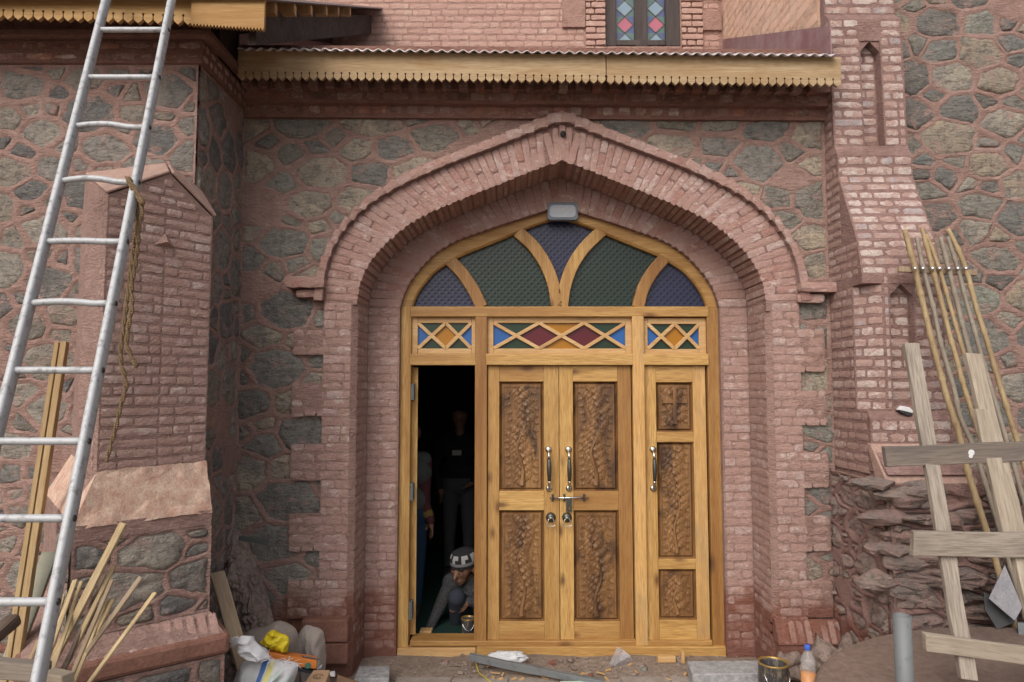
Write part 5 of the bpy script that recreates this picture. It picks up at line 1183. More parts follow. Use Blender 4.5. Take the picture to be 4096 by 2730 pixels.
# tin beside the crouching man, block under his hand
# ------------------------------------------------------------------ loose things
def tin(loc, r, h, label, name='paint_tin', tilt=0.):
    t = thing(name, label, 'tin', loc); c = Vector(loc); m = MB(); TINM = mk_tin()
    m.lathe([(r * .96, 0), (r, .006), (r, h - .012), (r * 1.03, h - .006), (r * 1.03, h), (r * .93, h), (r * .90, h - .012), (r * .88, h - .02), (r * .88, h * .55)], c, 28); m.build('can', TINM, t, True)
    m = MB(); m.lathe([(r * .88, h * .55), (.0005, h * .55)], c, 28); m.build('varnish', plain('amber_varnish', (.20, .10, .015), .25), t, True)
    m = MB(); m.lathe([(r * 1.035, h - .005), (r * 1.06, h), (r * 1.03, h + .005), (r * .92, h + .004), (r * .90, h - .006)], c, 28); m.build('rim', plain('varnished_rim', (.34, .22, .07), .3, Metallic=.4), t, True)
    m = MB(); m.tube([c + Vector((math.cos(a) * r * 1.04, math.sin(a) * r * 1.04 - .004, h * .8 - math.sin(k / 8 * math.pi) * h * .55)) for k, a in enumerate([-.3 - .29 * j for j in range(9)])], .0022, 6); m.build('bail_handle', STEEL, t, True)
    return t
_t = {}
def mk_tin():
    if 't' not in _t:
        t = NT('smeared_tin'); v = t.obj(); n1 = t.noise(t.mapv(v, (6, 6, 2)), 7, 5, .7, .8); n2 = t.noise(v, 60, 4)
        c = t.ramp(n1, [(.36, (.26, .22, .16)), (.46, (.09, .08, .075)), (.56, (.05, .06, .09)), (.66, (.30, .20, .08))], 'LINEAR'); _t['t'] = t.fin(c, t.bump(n2, .2, .003), Roughness=.45, Metallic=.3)
    return _t['t']
p = P(1873, 2556, YD + .3); tin((p.x, YD + .3, zf), .052, .10, 'blue painted tin on the floor beside the crouching person')
m = MB(); c = P(1700, 2553, .62); m.box(c.x - .04, c.x + .05, .60, .68, zf, zf + .035); tag(m.build('sanding_block', BATTEN, bevel=.004), 'small pale wooden block under the crouching person\'s hand', 'wood block')

# ---- ladder
lad = thing('ladder', 'scuffed aluminium ladder leaning across the left side', 'ladder', (-1.6, -2.6, 0))
R0, R1 = P(687, 0, -1.154), P(152, 2730, -2.535); dR = (R1 - R0); L0 = P(425, 0, -1.154); L1 = P(30, 1570, lerp(-1.154, -2.535, (R0.z - P(30, 1570, -1.85).z) / (R0.z - R1.z))); dL = (L1 - L0)
def onz(a, d, z): return a + d * ((z - a.z) / d.z)
RT, RB_, LT, LB = onz(R0, dR, 4.15), onz(R0, dR, .02), onz(L0, dL, 4.15), onz(L0, dL, .02)
wdir = (RT - LT).normalized()
def rail(a, b, nm):
    m = MB(); d = (b - a).normalized(); u_ = (wdir - d * wdir.dot(d)).normalized(); v_ = d.cross(u_); prof = []
    for k in range(12): an = 2 * math.pi * k / 12; prof.append((math.copysign(abs(math.cos(an)) ** .6, math.cos(an)) * .014, math.copysign(abs(math.sin(an)) ** .6, math.sin(an)) * .026))
    n = 10; o = 0
    for i in range(n + 1):
        c = lerp(a, b, i / n)
        for x_, y_ in prof: m.v.append(tuple(c + u_ * x_ + v_ * y_))
    for i in range(n):
        for k in range(12): k2 = (k + 1) % 12; m.f.append((i * 12 + k, i * 12 + k2, i * 12 + 12 + k2, i * 12 + 12 + k))
    m.f += [tuple(range(12)), tuple(n * 12 + k for k in range(12))]; m.build(nm, ALU, lad, True)
rail(RT, RB_, 'side_rail'); rail(LT, LB, 'side_rail')
def rail_at_y(a, d, py):
    lo, hi = 0., 1.6
    f = lambda t: (a + d * t)
    def yy(t):
        q_ = f(t) - CAM; zc_ = q_.y * math.cos(PITCH) + q_.z * math.sin(PITCH); up_ = -q_.y * math.sin(PITCH) + q_.z * math.cos(PITCH); return 1365 - F * up_ / zc_
    for _ in range(40):
        mm = (lo + hi) / 2
        if yy(mm) < py: lo = mm
        else: hi = mm
    return f(lo)
ry = [(120, 120), (310, 310), (505, 511), (722, 731), (963, 968), (1210, 1215), (1480, 1482), (1766, 1766), (2071, 2074), (2400, 2408)]
for k, (yl_, yr_) in enumerate(ry):
    b = rail_at_y(R0, dR, yr_); a = onz(L0, dL, b.z + (.006 if k in (2, 3) else 0)); m = MB(); n = 9; bend = {2: .014, 3: .016, 4: .004, 5: .008}.get(k, 0)
    m.tube([lerp(a, b, i / (n - 1)) + Z * bend * math.sin(math.pi * min(1, i / (n - 1) * 1.3)) for i in range(n)], .0135, 12); m.build('rung', ALU, lad, True)
    m = MB(); m.tube([b + wdir * .010, b + wdir * .016], .011, 10); m.build('rung_plug', IRON, lad, True)
z_ = .3
while z_ < .5: z_ += .3; b = onz(R0, dR, z_ - .2); m = MB(); m.tube([onz(L0, dL, b.z), b], .0135, 12); m.build('rung', ALU, lad, True)
# ---- rope on the ladder
def mk_rope():
    t = NT('coir_rope'); v = t.pos(); wv = t.wave(t.mapv(v, (1, 1, 1), (.6, .2, 0)), 60, 2, 1, 2, 'Z'); n1 = t.noise(v, 90, 4)
    return t.fin(t.mix(wv, (.16, .10, .055), (.33, .23, .13)), t.bump(t.math('ADD', wv, n1), .8, .006), Roughness=.95)
ROPE = mk_rope(); yr0 = rail_at_y(R0, dR, 722).y - .03
def twist(m, pts, r, tw=9.):
    P_ = [Vector(p) for p in pts]; q_ = []
    for i in range(len(P_) - 1):
        L_ = (P_[i + 1] - P_[i]).length; k = max(2, int(L_ / .012))
        for j in range(k): q_.append(lerp(P_[i], P_[i + 1], j / k))
    q_.append(P_[-1])
    for _ in range(4): q_ = [q_[0]] + [(a + b * 2 + c) / 4 for a, b, c in zip(q_, q_[1:], q_[2:])] + [q_[-1]]
    for s in (0, 1):
        out = []
        for i, p in enumerate(q_): a = i * .75 + s * math.pi; out.append(p + Vector((math.cos(a), math.sin(a) * .7, math.sin(a) * .3)) * r * .55)
        m.tube(out, r * .68, 6)
rp = thing('rope', 'frayed brown rope tied to the ladder rail and hanging down', 'rope', P(530, 800, yr0)); m = MB()
twist(m, [P(a, b, yr0 + .05 * (b > 1000)) for a, b in ((512, 712), (530, 760), (548, 800), (552, 860), (546, 920), (532, 1010), (520, 1100), (508, 1200), (497, 1290), (482, 1400), (484, 1460), (503, 1520), (508, 1550), (490, 1600), (476, 1650), (470, 1690), (455, 1740), (438, 1800), (426, 1850))], .0085); m.build('hanging_strand', ROPE, rp, True)
m = MB(); twist(m, [P(a, b, yr0 - .012) for a, b in ((515, 712), (545, 765), (566, 815), (572, 850), (556, 900), (552, 990), (540, 1070), (524, 1150), (530, 1230), (516, 1290), (504, 1380), (512, 1405), (532, 1435), (548, 1470))], .0085); m.build('hanging_strand', ROPE, rp, True)
m = MB(); twist(m, [P(a, b, yr0 - .02) for a, b in ((508, 708), (528, 735), (552, 775), (578, 815), (572, 822), (545, 790), (520, 745), (512, 715))], .009); m.build('knot', ROPE, rp, True)

# ---- planks, sticks and canes on the left
def plank(name, label, cat, a, b, wd, th, mat, side=X, group=None, bev=.004, taper=None, grooves=False):
    a, b = Vector(a), Vector(b); d = (a - b); L = d.length; d.normalize(); s_ = (side - d * side.dot(d)).normalized(); t_ = d.cross(s_)
    M = Matrix((( s_.x, t_.x, d.x, b.x), (s_.y, t_.y, d.y, b.y), (s_.z, t_.z, d.z, b.z), (0, 0, 0, 1))); m = MB()
    if grooves:
        for x0, x1, f_ in ((-.5, -.12, 0), (-.12, .02, .3), (.02, .5, .0)): m.box(x0 * wd, x1 * wd, (-.5 + f_) * th, .5 * th, 0, L)
    else:
        n = max(2, int(L / .12)); rr = random.Random(int(a.x * 1000) + int(L * 977)); k = taper or 1.
        for i in range(n + 1):
            z = L * i / n; f_ = lerp(1, k, i / n); j = lambda: rr.uniform(-.004, .004) * min(1, wd / .06)
            for x_, y_ in ((-.5, -.5), (.5, -.5), (.5, .5), (-.5, .5)): m.v.append((x_ * wd * f_ + j(), y_ * th * f_ + j() * .4, z + (rr.uniform(-.008, .008) if i in (0, n) else 0)))
        for i in range(n):
            for q_ in range(4): q2 = (q_ + 1) % 4; m.f.append((4 * i + q_, 4 * i + q2, 4 * i + 4 + q2, 4 * i + 4 + q_))
        m.f += [(3, 2, 1, 0), (4 * n, 4 * n + 1, 4 * n + 2, 4 * n + 3)]
    o = bpy.data.objects.new(name, m.mesh(name, mat)); link(o, None, M)
    bm_ = o.modifiers.new('bevel', 'BEVEL'); bm_.width = bev; bm_.segments = 2; bm_.limit_method = 'ANGLE'; bm_.angle_limit = R(50)
    if label: tag(o, label, cat, group)
    return o
def down_to(a, b, z=.02): d = b - a; return a + d * ((z - a.z) / d.z)
a, b = P(248, 1372, -1.05), P(52, 2665, -1.55); plank('grooved_plank', 'long new grooved plank standing behind the ladder', 'plank', a, down_to(a, b), .062, .03, NEWPL, bev=.003, grooves=True)
a, b = P(205, 2210, -1.25), P(35, 2660, -1.5); plank('cement_board', 'grey green board leaning behind the grooved plank', 'board', a, down_to(a, b, .3), .075, .02, plain('cement_board', (.28, .28, .22), .9), bev=.003)
a, b = P(868, 2290, -.93), P(955, 2590, -1.02); plank('tan_board', 'narrow tan board wedged between the buttress and the mud heap', 'board', a, down_to(a, b, .05), .075, .022, TANPL, side=Vector((.8, .6, 0)))
a, b = P(60, 2475, -1.85), P(-70, 2590, -2.05); plank('dark_branch', 'dark branch end poking in at the left edge', 'branch', a, down_to(a, b, .2), .055, .05, DARKCANE, bev=.015)
stk = [((495, 2093), (196, 2678), 30, 'longest', 'tallest pale split cane in the bundle by the ladder foot', CANE), ((455, 2265), (285, 2620), 19, '', 'cane with a cut top just right of the tallest one', CANE), ((563, 2312), (290, 2690), 20, '', 'flat tan lath crossing the bundle to the right', TANPL), ((622, 2370), (350, 2740), 17, '', 'thin cane standing apart at the right of the bundle', CANE),
       ((303, 2318), (200, 2600), 20, '', 'cane with a broken round top nearest the ladder rail', CANE), ((326, 2325), (225, 2640), 16, '', 'thin cane with a black ring beside the ladder rail', CANE), ((378, 2492), (290, 2720), 22, '', 'short thick pale cane low in the middle of the bundle', CANE), ((432, 2392), (330, 2640), 18, '', 'split cane with a pale notched top', CANE), ((452, 2398), (300, 2700), 17, '', 'slim cane leaning behind the flat lath', CANE),
       ((450, 2315), (330, 2600), 17, '', 'brown cane stub standing behind the pale ones', TANPL), ((420, 2300), (250, 2690), 16, '', 'dark grey stick at the back of the bundle', DARKCANE), ((385, 2430), (240, 2700), 20, '', 'dark brown stick in the shadow of the bundle', DARKCANE), ((255, 2380), (180, 2640), 14, '', 'thin yellow reed pressed against the ladder rail', BAMBOO), ((155, 2560), (100, 2690), 14, '', 'short stick left of the ladder rail', CANE)]
for k, ((x0, y0), (x1, y1), wpx, _, lab, mt) in enumerate(stk):
    ya_ = -1.86 - .012 * (k % 5); yb_ = -2.06 - .02 * (k % 6); a, b = P(x0, y0, ya_), P(x1, y1, yb_); plank('cane_stick', lab, 'stick', a, down_to(a, b), wpx / F * 2.7 * .95, wpx / F * 2.7 * .6, mt, group='canes bundled by the ladder foot', bev=.004, taper=1.0)
# timber offcuts lying in front of the ladder foot
a, b = P(-60, 2668, -2.15), P(185, 2688, -2.2); plank('timber_offcut', 'weathered timber lying behind the ladder foot', 'timber', a, b, .05, .06, GREYWOOD, side=Y)
a, b = P(188, 2712, -2.25), P(275, 2728, -2.3); plank('timber_offcut', 'pale sawn timber end at the right of the ladder foot', 'timber', a, b, .045, .05, PALEPL, side=Y)
hp_ = MB(); 
def heap(name, label, cat, c, rx, ry_, h, mat, seed, n=26):
    m = MB(); c = Vector(c)
    for i in range(n + 1):
        for j in range(n + 1):
            x, y = -1 + 2 * i / n, -1 + 2 * j / n; r_ = math.hypot(x, y); f_ = max(0, 1 - r_ ** 1.7); q_ = Vector((c.x + x * rx, c.y + y * ry_, seed))
            m.v.append((c.x + x * rx, c.y + y * ry_, c.z + h * f_ * (1 + .35 * noise.noise(q_ * 4)) + (.05 * noise.noise(q_ * 13) + .025 * noise.noise(q_ * 32)) * min(1, f_ * 3) - .03))
    for i in range(n):
        for j in range(n): a_ = i * (n + 1) + j; m.f.append((a_, a_ + 1, a_ + n + 2, a_ + n + 1))
    o = m.build(name, mat, smooth=True)
    return tag(o, label, cat) if cat else tag(o, label, kind='stuff')
heap('earth_bank', 'bare earth bank along the foot of the left buttress', None, (-2.3, -2.35, 0), .9, .5, .95, EARTH, 3)

# ---- mud heap in the left corner of the porch
def mudheap():
    m = MB(); n, k = 84, 84; x0, x1 = -1.85, P(1215, 2500, -.1).x
    zt = P(1000, 2100, -.05).z
    for j in range(k + 1):
        t = j / k
        for i in range(n + 1):
            s = i / n; x = lerp(x0, x1 - .30 * (1 - t) ** 1.2, s); z = lerp(zt - .35 * s ** 1.5, .0, t ** .95); y = -.03 - .33 * t ** 1.2 - .08 * math.sin(s * 3.1) * min(1, t * 4)
            q_ = Vector((x * 7, y * 7, z * 5)); am = min(1, t * 6) * min(1, (1 - s) * 5 + .15)
            y -= am * (.10 * (noise.noise(q_) + .3) + .085 * (abs(noise.noise(q_ * 2.3)) + .5 * abs(noise.noise(q_ * 5.1))) + .022 * noise.noise(q_ * 11)); z += am * (.03 * noise.noise(q_ * 2.1 + Vector((5, 5, 5))))
            m.v.append((x, y, z))
    for j in range(k):
        for i in range(n): a = j * (n + 1) + i; m.f.append((a, a + 1, a + n + 2, a + n + 1))
    return tag(m.build('mud_heap', MUD, smooth=True), 'rough brown mud heap against the wall left of the doorway', 'mud heap')
mudheap()
m = MB(); a, b = P(955, 2152, -.34), P(1072, 2172, -.30); m.bar(a, b, .03, .012, Z); tag(m.build('slate_sliver', plain('slate', (.07, .08, .07), .8), bevel=.003), 'thin slate sliver stuck in the top of the mud heap', 'slate')

# ---- rubbish by the left pier
def cloth_blob(name, label, cat, c, rad, seed, mat, fold=.25, fr=4., nu=36, nv=24, flat=1.):
    m = MB(); c = Vector(c)
    for j in range(nv + 1):
        th_ = math.pi * j / nv
        for i in range(nu):
            ph = 2 * math.pi * i / nu; d = Vector((math.sin(th_) * math.cos(ph), math.sin(th_) * math.sin(ph), math.cos(th_))); d = Vector([math.copysign(abs(q_) ** .8, q_) for q_ in d])
            f_ = 1 + fold * (1 - 2.2 * abs(noise.noise(Vector((d.x * fr * .45, d.y * fr * .45, d.z * fr * .22)) + Vector((seed, 0, 0))))) * .7 + fold * .28 * noise.noise(d * fr * 1.1 + Vector((0, seed, 0))) - fold * .45; m.v.append((c.x + d.x * rad[0] * f_, c.y + d.y * rad[1] * f_, c.z + d.z * rad[2] * f_))
    for j in range(nv):
        for i in range(nu): i2 = (i + 1) % nu; m.f.append((j * nu + i, j * nu + i2, (j + 1) * nu + i2, (j + 1) * nu + i))
    return tag(m.build(name, mat, smooth=True), label, cat)
def mk_cloth(name, a, b, sc=60):
    t = NT(name); v = t.pos(); n1 = t.noise(v, 6, 4); n2 = t.noise(v, sc, 4, .7); w1 = t.noise(t.mapv(v, (1, 1, 8)), 25, 3)
    return t.fin(t.mix(n1, a, b), t.bump(t.math('ADD', n2, w1), .6, .008), Roughness=.95)
GUNNY = mk_cloth('grey_sacking', (.25, .215, .19), (.18, .15, .13)); GUNNY2 = mk_cloth('pale_sacking', (.36, .315, .285), (.24, .205, .185))
def pillow(name, label, cat, outline, yy, thick, mat, parent=None, fold=.03, fr=9., seed=0., back=.7, origin=None, rings=11, n=56, sm=True, stretch=(1, 1, .6)):
    pts = resample(list(outline) + [outline[0]], n + 1)[:-1]
    for _ in range(1): pts = [((pts[k - 1][0] + 4 * pts[k][0] + pts[(k + 1) % n][0]) / 6, (pts[k - 1][1] + 4 * pts[k][1] + pts[(k + 1) % n][1]) / 6) for k in range(n)]
    q_ = [P(a, b, yy) for a, b in pts]; c = sum(q_, Vector()) / n; m = MB()
    for side in (-1, 1):
        for r_ in range(rings):
            f_ = math.cos(r_ / rings * math.pi / 2) ** .8 if r_ else 1.; dep = thick * math.sqrt(max(0, 1 - f_ * f_)) * (1 if side < 0 else back)
            for p in q_:
                v_ = lerp(c, p, f_); w_ = Vector((v_.x * stretch[0], v_.y, v_.z * stretch[2])) * fr + Vector((seed, seed * .3, 0)); w2 = w_ + Vector((noise.noise(w_ * .7), 0, noise.noise(w_ * .7 + X * 5))) * 1.1
                fd = fold * (1 - 2.6 * abs(noise.noise(w2))) + fold * .45 * noise.noise(w2 * 2.7); e_ = min(1, (1 - f_) * 5)
                m.v.append((v_.x + fold * .25 * noise.noise(w_ * 1.9) , v_.y + side * (dep + fd * e_), v_.z + fold * .3 * noise.noise(w_ * 1.7 + Y * 3)))
        m.v.append((c.x, c.y + side * thick * (1 if side < 0 else back), c.z))
    H_ = rings * n + 1
    for s_ in (0, 1):
        for r_ in range(rings - 1):
            for k in range(n): k2 = (k + 1) % n; m.f.append((s_ * H_ + r_ * n + k, s_ * H_ + r_ * n + k2, s_ * H_ + (r_ + 1) * n + k2, s_ * H_ + (r_ + 1) * n + k))
        for k in range(n): m.f.append((s_ * H_ + (rings - 1) * n + k, s_ * H_ + (rings - 1) * n + (k + 1) % n, s_ * H_ + rings * n))
    for k in range(n): k2 = (k + 1) % n; m.f.append((k, k2, H_ + k2, H_ + k))
    o = m.build(name, mat, parent, smooth=sm, origin=origin)
    return tag(o, label, cat) if label else o
pillow('grey_sack', 'crumpled grey cloth sack behind the yellow bag', 'sack', [(945, 2760), (950, 2640), (966, 2530), (1030, 2520), (1085, 2494), (1115, 2483), (1182, 2508), (1192, 2545), (1196, 2640), (1196, 2760)], -.70, .10, GUNNY, fold=.055, fr=8, seed=2.)
pillow('grey_sack', 'pale crumpled cloth sack leaning on the plinth blocks', 'sack', [(1194, 2760), (1190, 2640), (1194, 2545), (1210, 2510), (1235, 2496), (1262, 2510), (1294, 2530), (1290, 2545), (1302, 2570), (1304, 2680), (1300, 2760)], -.48, .07, GUNNY2, fold=.05, fr=10, seed=7.)
YEL = mk_cloth('yellow_plastic', (.58, .46, .02), (.48, .36, .015)); YEL.node_tree.nodes['Principled BSDF'].inputs['Roughness'].default_value = .35
pillow('yellow_bag', 'crumpled bright yellow plastic bag on the grey sack', 'plastic bag', [(1038, 2568), (1066, 2544), (1082, 2522), (1096, 2516), (1112, 2533), (1140, 2540), (1158, 2548), (1154, 2575), (1148, 2608), (1112, 2606), (1080, 2594), (1058, 2578)], -.86, .035, YEL, fold=.026, fr=15, seed=4., stretch=(1, 1, 1))
def mk_pp():
    t = NT('woven_sack'); v = t.obj(); x = t.sepz(v, 0); z = t.sepz(v, 2); n1 = t.noise(v, 9, 4); n2 = t.noise(t.mapv(v, (1, 1, 6)), 120, 2); n3 = t.noise(v, 5, 3)
    xs = t.math('ADD', t.math('ADD', x, t.math('MULTIPLY', z, -.18)), t.math('MULTIPLY', n1, .02))
    c = t.mix(t.ramp(n1, [(.4, 0.), (.65, .7)]), (.60, .60, .62), (.44, .44, .46))
    c = t.mix(t.ramp(n3, [(.56, 0.), (.62, .45)]), c, (.24, .40, .33))
    band = lambda a, b: t.ramp(xs, [(a - .004, 0.), (a, 1.), (b, 1.), (b + .004, 0.)])
    xs = t.math('ADD', t.math('MULTIPLY', xs, 2.), .5)
    c = t.mix(band(.475, .525), c, (.07, .15, .40)); c = t.mix(band(.545, .60), c, (.62, .56, .22))
    return t.fin(c, t.bump(t.math('ADD', n1, n2), .5, .008), Roughness=.6)
PPS = mk_pp()
sk = thing('woven_sack', 'white woven plastic sack with blue and yellow stripes and frayed top', 'sack', P(1060, 2730, -1.05) - Z * .33)
c0 = P(1058, 2730, -1.05)
pillow('sack_body', None, None, [(925, 2830), (932, 2740), (950, 2685), (968, 2645), (1012, 2634), (1062, 2640), (1110, 2650), (1150, 2648), (1192, 2652), (1186, 2690), (1170, 2740), (1160, 2830)], -1.05, .085, PPS, sk, fold=.034, fr=9, seed=1., origin=c0)
WSACK = mk_cloth('white_weave', (.60, .60, .62), (.48, .48, .51), 140)
pillow('folded_neck', None, None, [(950, 2572), (956, 2552), (972, 2543), (1000, 2546), (1020, 2566), (1042, 2590), (1066, 2612), (1082, 2634), (1060, 2644), (1030, 2640), (995, 2632), (968, 2614), (954, 2594)], -1.13, .035, WSACK, sk, fold=.034, fr=12, seed=9., stretch=(1, 1, 1))
m = MB(); rr = random.Random(8)
for k in range(90):
    if k < 60: p = lerp(P(1055, 2632, -1.17), P(1185, 2662, -1.12), rr.random()); d = Vector((rr.uniform(-.6, 1), rr.uniform(-.6, .1), rr.uniform(-.25, .6))).normalized()
    else: p = lerp(P(955, 2548, -1.16), P(950, 2580, -1.16), rr.random()); d = Vector((-1, rr.uniform(-.3, .3), rr.uniform(-.4, .5))).normalized()
    L_ = rr.uniform(.02, .055); m.tube([p, p + d * L_ * .5, p + d * L_ - Z * .008], .0011, 3)
tag(m.build('frayed_threads', WSACK, sk), kind='stuff')
# orange carton
ORG = plain('orange_card', (.52, .17, .035), .6); DK = plain('black_print', (.03, .03, .035), .6); WHT = plain('white_card', (.62, .62, .63), .6)
oc = thing('orange_carton', 'long orange cardboard carton with a dark label lying on the rubbish', 'carton', P(1170, 2650, -.75))
a, b, a2, b2, a3, b3 = P(1046, 2590, -.84), P(1268, 2626, -.76), P(1058, 2610, -.93), P(1268, 2643, -.85), P(1070, 2652, -.93), P(1264, 2677, -.85); ux = (b - a).normalized(); dz_ = a2 - a; m = MB(); m.hexa([a3, b3, b + b3 - b2, a + a3 - a2, a2, b2, b, a]); m.build('box', ORG, oc, bevel=.002)
nn_ = ux.cross(dz_).normalized(); nn_ = nn_ if nn_.z > 0 else -nn_; p0 = lerp(a, b, .68) + dz_ * .45 + nn_ * .001; p1 = lerp(a, b, .985) + dz_ * .45 + nn_ * .001; m = MB(); m.add([p0 + nn_ * .001, p1 + nn_ * .001, p1 + dz_ * .35 + nn_ * .001, p0 + dz_ * .35 + nn_ * .001], [(0, 1, 2, 3)]); m.build('label_strip', DK, oc)
for k in range(16):
    t0_ = .08 + k * .055; m = MB(); q0 = lerp(p0, p1, t0_) + dz_ * .12 + nn_ * .002; q1 = lerp(p0, p1, t0_ + .032) + dz_ * .12 + nn_ * .002; m.add([q0, q1, q1 + dz_ * .1, q0 + dz_ * .1], [(0, 1, 2, 3)]); m.build('letter', WHT, oc)
c = lerp(lerp(a2, b2, .83), lerp(a3, b3, .83), .72); nf = (b2 - a2).cross(a3 - a2).normalized(); nf = nf if nf.y < 0 else -nf; m = MB(); m.lathe([(.0005, .0025), (.016, .0025), (.016, .0)], c, 16, nf); m.build('round_sticker', plain('green_sticker', (.05, .14, .11), .6), oc)
pap = MB(); q = [P(1262, 2676, -.80), P(1290, 2658, -.80), P(1284, 2672, -.80), P(1268, 2682, -.80)]; pap.prism(q, (0, .003, -.002)); tag(pap.build('paper_scrap', WHT), 'white paper scrap sticking out under the orange carton', 'paper')
pap = MB(); q = [P(1180, 2672, -.90), P(1260, 2690, -.84), P(1260, 2700, -.84), P(1180, 2684, -.90)]; pap.prism(q, (0, .06, 0)); tag(pap.build('black_case', DK, bevel=.003), 'flat black case under the orange carton', 'case')
# cardboard box with round print
CARD = plain('brown_card', (.33, .215, .13), .9)
cbx = thing('cardboard_box', 'small brown cardboard box with a round printed mark', 'box', P(1262, 2730, -.95)); m = MB(); a, b, c, d = P(1216, 2735, -1.0), P(1300, 2738, -1.0), P(1320, 2681, -.86), P(1255, 2680, -.86); dn = Z * -.12; m.hexa([a + dn, b + dn, c + dn, d + dn, a, b, c, d]); m.build('carton', CARD, cbx, bevel=.002)
nn_ = (b - a).cross(d - a).normalized(); cen = (a + b + c + d) / 4 + nn_ * .0015; u_ = (b - a).normalized(); v_ = nn_.cross(u_); DKB = plain('brown_print', (.12, .075, .045), .9); m = MB()
for r0_, r1_, a0, a1 in ((.020, .027, .3, 5.6), (.008, .013, 2.4, 6.6)):
    k = 22; o = len(m.v)
    for i in range(k + 1):
        an = lerp(a0, a1, i / k)
        for rr_ in (r0_, r1_): m.v.append(tuple(cen + (u_ * math.cos(an) + v_ * math.sin(an)) * rr_))
    for i in range(k): m.f.append((o + 2 * i, o + 2 * i + 1, o + 2 * i + 3, o + 2 * i + 2))
m.build('printed_mark', DKB, cbx)
m = MB(); q = [P(1345, 2735, -.55), P(1350, 2700, -.4), P(1440, 2728, -.3), P(1450, 2740, -.4)]; m.prism(q, (0, 0, -.01)); tag(m.build('card_flap', CARD), 'torn flap of brown card beside the granite offcut', 'card')
m = MB(); q = [P(1318, 2692, -.6), P(1336, 2690, -.6), P(1338, 2708, -.62), P(1322, 2706, -.62)]; m.prism(q, (0, .02, 0)); tag(m.build('paper_scrap', WHT), 'tiny white and blue scrap beside the cardboard box', 'paper')

# ---- ground before the door
def slabbox(name, label, cat, xs, ys, yy0, yy1, h, mat, bev=.006):     # top face given by pixels of near and far edges
    m = MB(); z = h; n = 10; rr = random.Random(int(xs[0]))
    a, b = P(xs[0], ys[0], yy0), P(xs[1], ys[0], yy0); c, d = P(xs[3], ys[1], yy1), P(xs[2], ys[1], yy1); z = (a.z + c.z) / 2
    m.hexa([Vector((q_.x, q_.y, max(z - h, -.02))) for q_ in (a, b, c, d)] + [Vector((q_.x, q_.y, z + rr.uniform(-.004, .004))) for q_ in (a, b, c, d)]); return tag(m.build(name, mat, bevel=bev), label, cat)
def onground(px, py, z=.0): return PZ(px, py, z)
def gslab(name, label, cat, corners, zt, h, mat):
    q = [PZ(a, b, zt) for a, b in corners]; m = MB(); m.hexa([p - Z * h for p in q] + q); return tag(m.build(name, mat, bevel=.006), label, cat)
gslab('granite_slab', 'small grey granite offcut left of the doorstep', 'stone slab', [(1415, 2714), (1556, 2714), (1560, 2664), (1438, 2664)], .085, .075, GRANITE)
gslab('granite_slab', 'larger speckled granite slab right of the doorstep', 'stone slab', [(2770, 2698), (3036, 2694), (3040, 2642), (2748, 2644)], .10, .09, GRANITE)
a, b = PZ(1878, 2628, .07), PZ(2420, 2738, .05); plank('steel_bar', 'long grey steel bar lying across the doorstep', 'bar', a, b, .045, .035, GALV, side=Z, bev=.002)
PLS = plain('white_plastic', (.55, .56, .58), .4)
cloth_blob('plastic_sheet', 'crumpled white plastic sheet on the doorstep', 'plastic sheet', PZ(2030, 2630, .05), (.135, .05, .035), 5, PLS, .4, 5.)
def mk_clear():
    t = NT('clear_film'); t.b.inputs['Alpha'].default_value = .38; v = t.pos(); return t.fin(t.mix(t.noise(v, 20, 4), (.35, .33, .36), (.6, .6, .64)), t.bump(t.noise(v, 30, 3), .8, .01), Roughness=.2)
CLR = mk_clear(); m = MB(); rr = random.Random(3); ps = [(2470, 2585), (2492, 2600), (2525, 2625), (2530, 2640), (2495, 2698), (2430, 2700), (2418, 2692), (2445, 2640)]; pc = [P(a, b, .22 + rr.uniform(-.03, .03)) for a, b in ps]; cc = P(2475, 2650, .15); m.v = [tuple(p) for p in pc] + [tuple(cc)]
m.f = [(i, (i + 1) % len(pc), len(pc)) for i in range(len(pc))]; o = m.build('clear_film', CLR); so_ = o.modifiers.new('s', 'SOLIDIFY'); so_.thickness = .002; tag(o, 'crumpled sheet of clear plastic film standing on the doorstep', 'plastic film')
gslab('printed_packet', 'white packet with green marks at the bottom edge', 'packet', [(2220, 2745), (2420, 2745), (2395, 2722), (2240, 2724)], .05, .03, mk_cloth('packet', (.6, .62, .6), (.35, .5, .36), 20))
for k, (a, b, lab) in enumerate((((2628, 2628), (2700, 2640), 'pale wooden block lying below the side leaf'), ((2722, 2616), (2736, 2642), 'small upright wooden block below the side leaf'))):
    p, q = PZ(a[0], b[1], .01), PZ(b[0], b[1], .01); m = MB(); m.box(p.x, q.x, p.y - .03, p.y + .02, .0, .0 + (.04 if k == 0 else .07)); tag(m.build('wood_block', BATTEN, bevel=.004), lab, 'wood block')
rr = random.Random(12)
for k in range(26):
    p = PZ(rr.uniform(1950, 2760), rr.uniform(2640, 2725), .012); s_ = rr.uniform(.012, .03); m = MB(); a = rr.uniform(0, 3.1); d = Vector((math.cos(a), math.sin(a), rr.uniform(-.1, .3))); m.bar(p - d * s_, p + d * s_, s_ * rr.uniform(.5, 1.1), .004, Vector((-d.y, d.x, .1))); tag(m.build('wood_chip', BATTEN), 'pale wood chip scattered on the earth before the doors', 'wood chip', 'wood chips before the doors')
